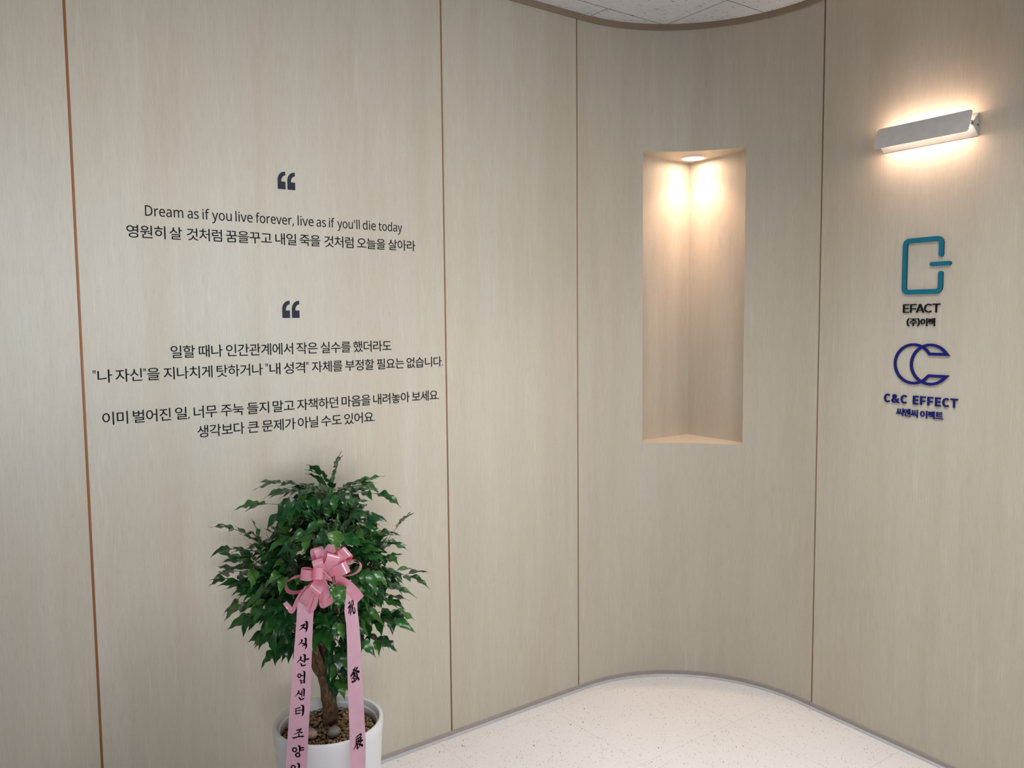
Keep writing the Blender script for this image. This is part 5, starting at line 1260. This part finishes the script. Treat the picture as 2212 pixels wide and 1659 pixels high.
for tp in TIPS:
    tpv = loc(tp)
    frond(bl_, bt_, origin_for(tpv), tpv, rng, rng.choice((5, 7, 7)), 0.054, 0.7 if tp[1] < 1.96 else (0.45 if tp[2] < 0.70 else 0.0))
for k in range(165):
    while True:
        v = V((rng.gauss(0, 1), rng.gauss(0, 1), rng.gauss(0, 1))).normalized()
        if v.z > -0.80:
            break
    sh = rng.uniform(0.45, 1.0) ** 0.6
    tpv = CW + V((v.x * 0.185, v.y * 0.19, v.z * (0.215 if v.z > 0 else 0.205))) * sh
    if tpv.z > CW.z + 0.08:
        tpv.x = CW.x + 0.02 + (tpv.x - CW.x) * 0.8
    tpv = clear_of_wall(tpv)
    # leave the bow and the trunk open
    wx, wz = tpv.x + POT.x, tpv.z
    if tpv.y + POT.y < 1.93 and -0.50 < wx < -0.36 and 0.60 < wz < 0.90:
        tpv.y += 0.10
    frond(bl_, bt_, origin_for(tpv), tpv, rng, rng.choice((5, 7, 7, 9)), rng.uniform(0.046, 0.064), max(0.0, min(1.0, 0.35 - 0.75 * v.z - 0.35 * v.y)) * rng.uniform(0.4, 1.0))
# a few leaves that lie in front of the bow
for b0, t0, wr in FRONT_LEAVES:
    b, t = loc(b0), loc(t0)
    d = t - b
    leaf(bl_, b, d + V((0, 0, 0.004)), V((0.05, -1, 0.35)), d.length, d.length * wr, rng, 0.12)
    tube(bt_, [b, b + V((-0.01, 0.03, 0.012)), b + V((-0.02, 0.10, 0.0))], [0.0009, 0.0011, 0.0012], 5)
bm_obj('twigs', bt_, M_twig, tree, True)
bm_obj('foliage', bl_, M_leaf, tree, True, recalc=False)

# two decorative stones lying on the gravel
for k, (p, rr, mt, lb) in enumerate(((STONES[0], 0.0185, simple('pinkish_stone', srgb(176, 152, 142), 0.7, vary=0.12, scale=60), 'pinkish smooth stone on the gravel, half behind the left ribbon'), (STONES[1], 0.0185, simple('grey_stone', srgb(128, 126, 118), 0.65, vary=0.15, scale=60), 'grey smooth stone on the gravel in front of the trunk'))):
    bm = bmesh.new()
    bmesh.ops.create_icosphere(bm, subdivisions=4, radius=1.0)
    for v in bm.verts:
        c = v.co.copy()
        f = 1 + 0.10 * noise.noise(c * 1.1 + V((k * 9, 0, 0)))
        v.co = V((c.x * rr * 1.0, c.y * rr * 0.85, c.z * rr * 0.72)) * f
    o = bm_obj('stone', bm, mt, None, True)
    o.location = (p[0], p[1], GRAVZ + rr * 0.72 + 0.0015)
    o.rotation_euler = (0.1, -0.35 if k else 0.3, 0.6 - k)
    tag(o, lb, 'stone', 'stones in the pot')

# ------------------------------------------------------------------ ribbon bow tied to the crown
def satin(name, lo, hi, rough, glow, part):
    """thin ribbon: glossy face colour, deeper colour for the light that passes through"""
    m = Mat(name)
    tc = m.n('ShaderNodeTexCoord')
    nz = m.n('ShaderNodeTexNoise', i_Scale=35.0, i_Detail=3.0)
    m.l(tc.outputs['Object'], nz.inputs['Vector'])
    m.l(m.ramp(nz.outputs[0], [(0.3, lo), (0.7, hi)]), m.b.inputs['Base Color'])
    m.set(Roughness=rough)
    m.b.inputs['Specular IOR Level'].default_value = 0.8
    m.b.inputs['Coat Weight'].default_value = 0.35 if rough < 0.3 else 0.0
    m.b.inputs['Coat Roughness'].default_value = 0.18
    tr = m.n('ShaderNodeBsdfTranslucent')
    tr.inputs[0].default_value = glow
    mx = m.n('ShaderNodeMixShader')
    mx.inputs[0].default_value = part
    m.l(m.b.outputs[0], mx.inputs[1])
    m.l(tr.outputs[0], mx.inputs[2])
    m.l(mx.outputs[0], m.t.nodes['Material Output'].inputs[0])
    return m.m


M_bow = satin('pink_satin_ribbon', srgb(234, 178, 199), srgb(238, 188, 207), 0.22, srgb(240, 62, 112), 0.42)
M_stream = satin('pale_pink_ribbon', srgb(214, 168, 190), srgb(220, 176, 196), 0.45, srgb(236, 150, 178), 0.15)
M_ink = simple('black_brush_ink', srgb(16, 10, 14), 0.9, 0.05)
BC = V(BOWC)
bow = empty('ribbon_bow', BC)
tag(bow, 'shiny pink ribbon bow with two long lettered tails hung on the tree', 'ribbon')
VIEW = (V((0, 0, 1.42)) - BC).normalized()


def strip_mesh(name, rows, mat, parent, smooth=True):
    """ribbon from rows of points"""
    bm = bmesh.new()
    vv = [[bm.verts.new(p) for p in r] for r in rows]
    for A, B in zip(vv, vv[1:]):
        for k in range(len(A) - 1):
            bm.faces.new([A[k], A[k + 1], B[k + 1], B[k]])
    o = bm_obj(name, bm, mat, parent, smooth, recalc=False)
    return o


def catmull(pts, n):
    out = []
    m = len(pts)
    for i in range(m - 1):
        p0, p1, p2, p3 = V(pts[max(0, i - 1)]), V(pts[i]), V(pts[i + 1]), V(pts[min(m - 1, i + 2)])
        for j in range(n):
            t = j / n
            out.append(0.5 * ((2 * p1) + (p2 - p0) * t + (2 * p0 - 5 * p1 + 4 * p2 - p3) * t * t + (-p0 + 3 * p1 - 3 * p2 + p3) * t ** 3))
    out.append(V(pts[-1]))
    return out


rng = random.Random(3)
for tip, w, h, roll in LOOPS:
    T = V(tip) - BC
    d = T.normalized()
    L = T.length
    e = (VIEW - d * VIEW.dot(d)).normalized()
    e = Matrix.Rotation(radians(roll), 3, d) @ e
    wd = d.cross(e).normalized()
    rows = []
    n = 30
    for i in range(n + 1):
        t = i / n
        # teardrop: out along the front, round the end, back along the rear
        a = pi * (2 * t - 1)
        along = L * (0.5 + 0.5 * cos(a)) ** 0.80
        across = h * sin(-a) * (0.35 + 0.65 * (along / L)) * 1.25
        pinch = 0.32 + 0.68 * min(1, (along / L) * 1.7)
        c = d * along + e * across
        rows.append([c + wd * (w / 2 * pinch * u) for u in (-1, -0.5, 0, 0.5, 1)])
    strip_mesh('bow_loop', rows, M_bow, bow)
for pts, w, tw in TAILS:
    P = catmull([V(p) - BC for p in pts], 8)
    rows = []
    for i, p in enumerate(P):
        d = (P[min(len(P) - 1, i + 1)] - P[max(0, i - 1)]).normalized()
        s = d.cross(VIEW).normalized()
        t = i / (len(P) - 1)
        s = Matrix.Rotation(tw * sin(t * 4), 3, d) @ s
        ww = w * (0.35 + 0.65 * min(1, t * 2.5))
        rows.append([p + s * (ww / 2 * u) for u in (-1, -0.5, 0, 0.5, 1)])
    strip_mesh('bow_tail', rows, M_bow, bow)
for pts in STRINGS:
    bm = bmesh.new()
    tube(bm, [V(p) - BC for p in pts], [0.0011] * len(pts), 6)
    bm_obj('pull_string', bm, M_bow, bow, True)
bm = bmesh.new()
bmesh.ops.create_icosphere(bm, subdivisions=3, radius=0.010)
for v in bm.verts:
    v.co *= 1 + 0.25 * noise.noise(v.co * 120)
bm_obj('knot', bm, M_bow, bow, True)


def streamer_point(rows, u, t, lift):
    i = max(0, min(len(rows) - 2, int(t)))
    f = t - i
    a = V(rows[i][0]).lerp(V(rows[i + 1][0]), f)
    b = V(rows[i][1]).lerp(V(rows[i + 1][1]), f)
    up_ = V(rows[i][0]) - V(rows[i + 1][0])
    nr = (b - a).cross(up_).normalized()
    return a.lerp(b, u) + nr * lift - BC


def brush(bm, st, rows):
    """one brush stroke of varying width laid on the streamer"""
    if len(st) < 10:
        pts = catmull([(p[0], p[1], p[2]) for p in st], 5)
    else:
        pts = [V(p) for p in st]
    seglen = []
    def to_m(p):
        return streamer_point(rows, p[0], p[1], 0.0005)
    C = [to_m(p) for p in pts]
    i0 = int(max(0, min(len(rows) - 2, pts[0][1])))
    wm = (V(rows[i0][0]) - V(rows[i0][1])).length
    closed = (C[0] - C[-1]).length < 1e-4
    ex_ = (V(rows[i0][1]) - V(rows[i0][0])).normalized()
    ey_ = (V(rows[i0][0]) - V(rows[i0 + 1][0])).normalized()
    nr = ex_.cross(ey_).normalized()
    prev = None
    n = len(C)
    first = None
    for i in range(n):
        if closed:
            d = C[(i + 1) % (n - 1)] - C[(i - 1) % (n - 1)]
        else:
            d = C[min(n - 1, i + 1)] - C[max(0, i - 1)]
        s = nr.cross(d).normalized() * (pts[i][2] * wm * 0.57)
        cur = (bm.verts.new(C[i] + s), bm.verts.new(C[i] - s))
        if prev:
            bm.faces.new([prev[0], prev[1], cur[1], cur[0]])
        if not closed and i in (0, n - 1):
            sg = -1 if i == 0 else 1
            r_ = pts[i][2] * wm * 0.57
            dn = d.normalized() * sg
            fan = [bm.verts.new(C[i] + (s.normalized() * cos(q) + dn * sin(q)) * r_) for q in [pi * k / 6 for k in range(1, 6)]]
            bm.faces.new([cur[0]] + fan + [cur[1]])
        prev = cur


stream_objs = {}
for side, lb in (('left', 'longer left ribbon tail with Korean brush letters'), ('right', 'right ribbon tail with three Chinese brush characters')):
    rows = STREAM[side]
    NN = 6
    fine = []
    for i in range(len(rows) - 1):
        for j in range(NN):
            fine.append([streamer_point(rows, u, i + j / NN, 0.0) for u in (0, 0.25, 0.5, 0.75, 1)])
    fine.append([streamer_point(rows, u, len(rows) - 1.0, 0.0) for u in (0, 0.25, 0.5, 0.75, 1)])
    o = strip_mesh('streamer', fine, M_stream, bow)
    o['label'] = lb
    stream_objs[side] = o
for side, strokes in CHARS:
    bm = bmesh.new()
    for st in strokes:
        brush(bm, st, STREAM[side])
    bm_obj('brush_character', bm, M_ink, stream_objs[side], recalc=False)
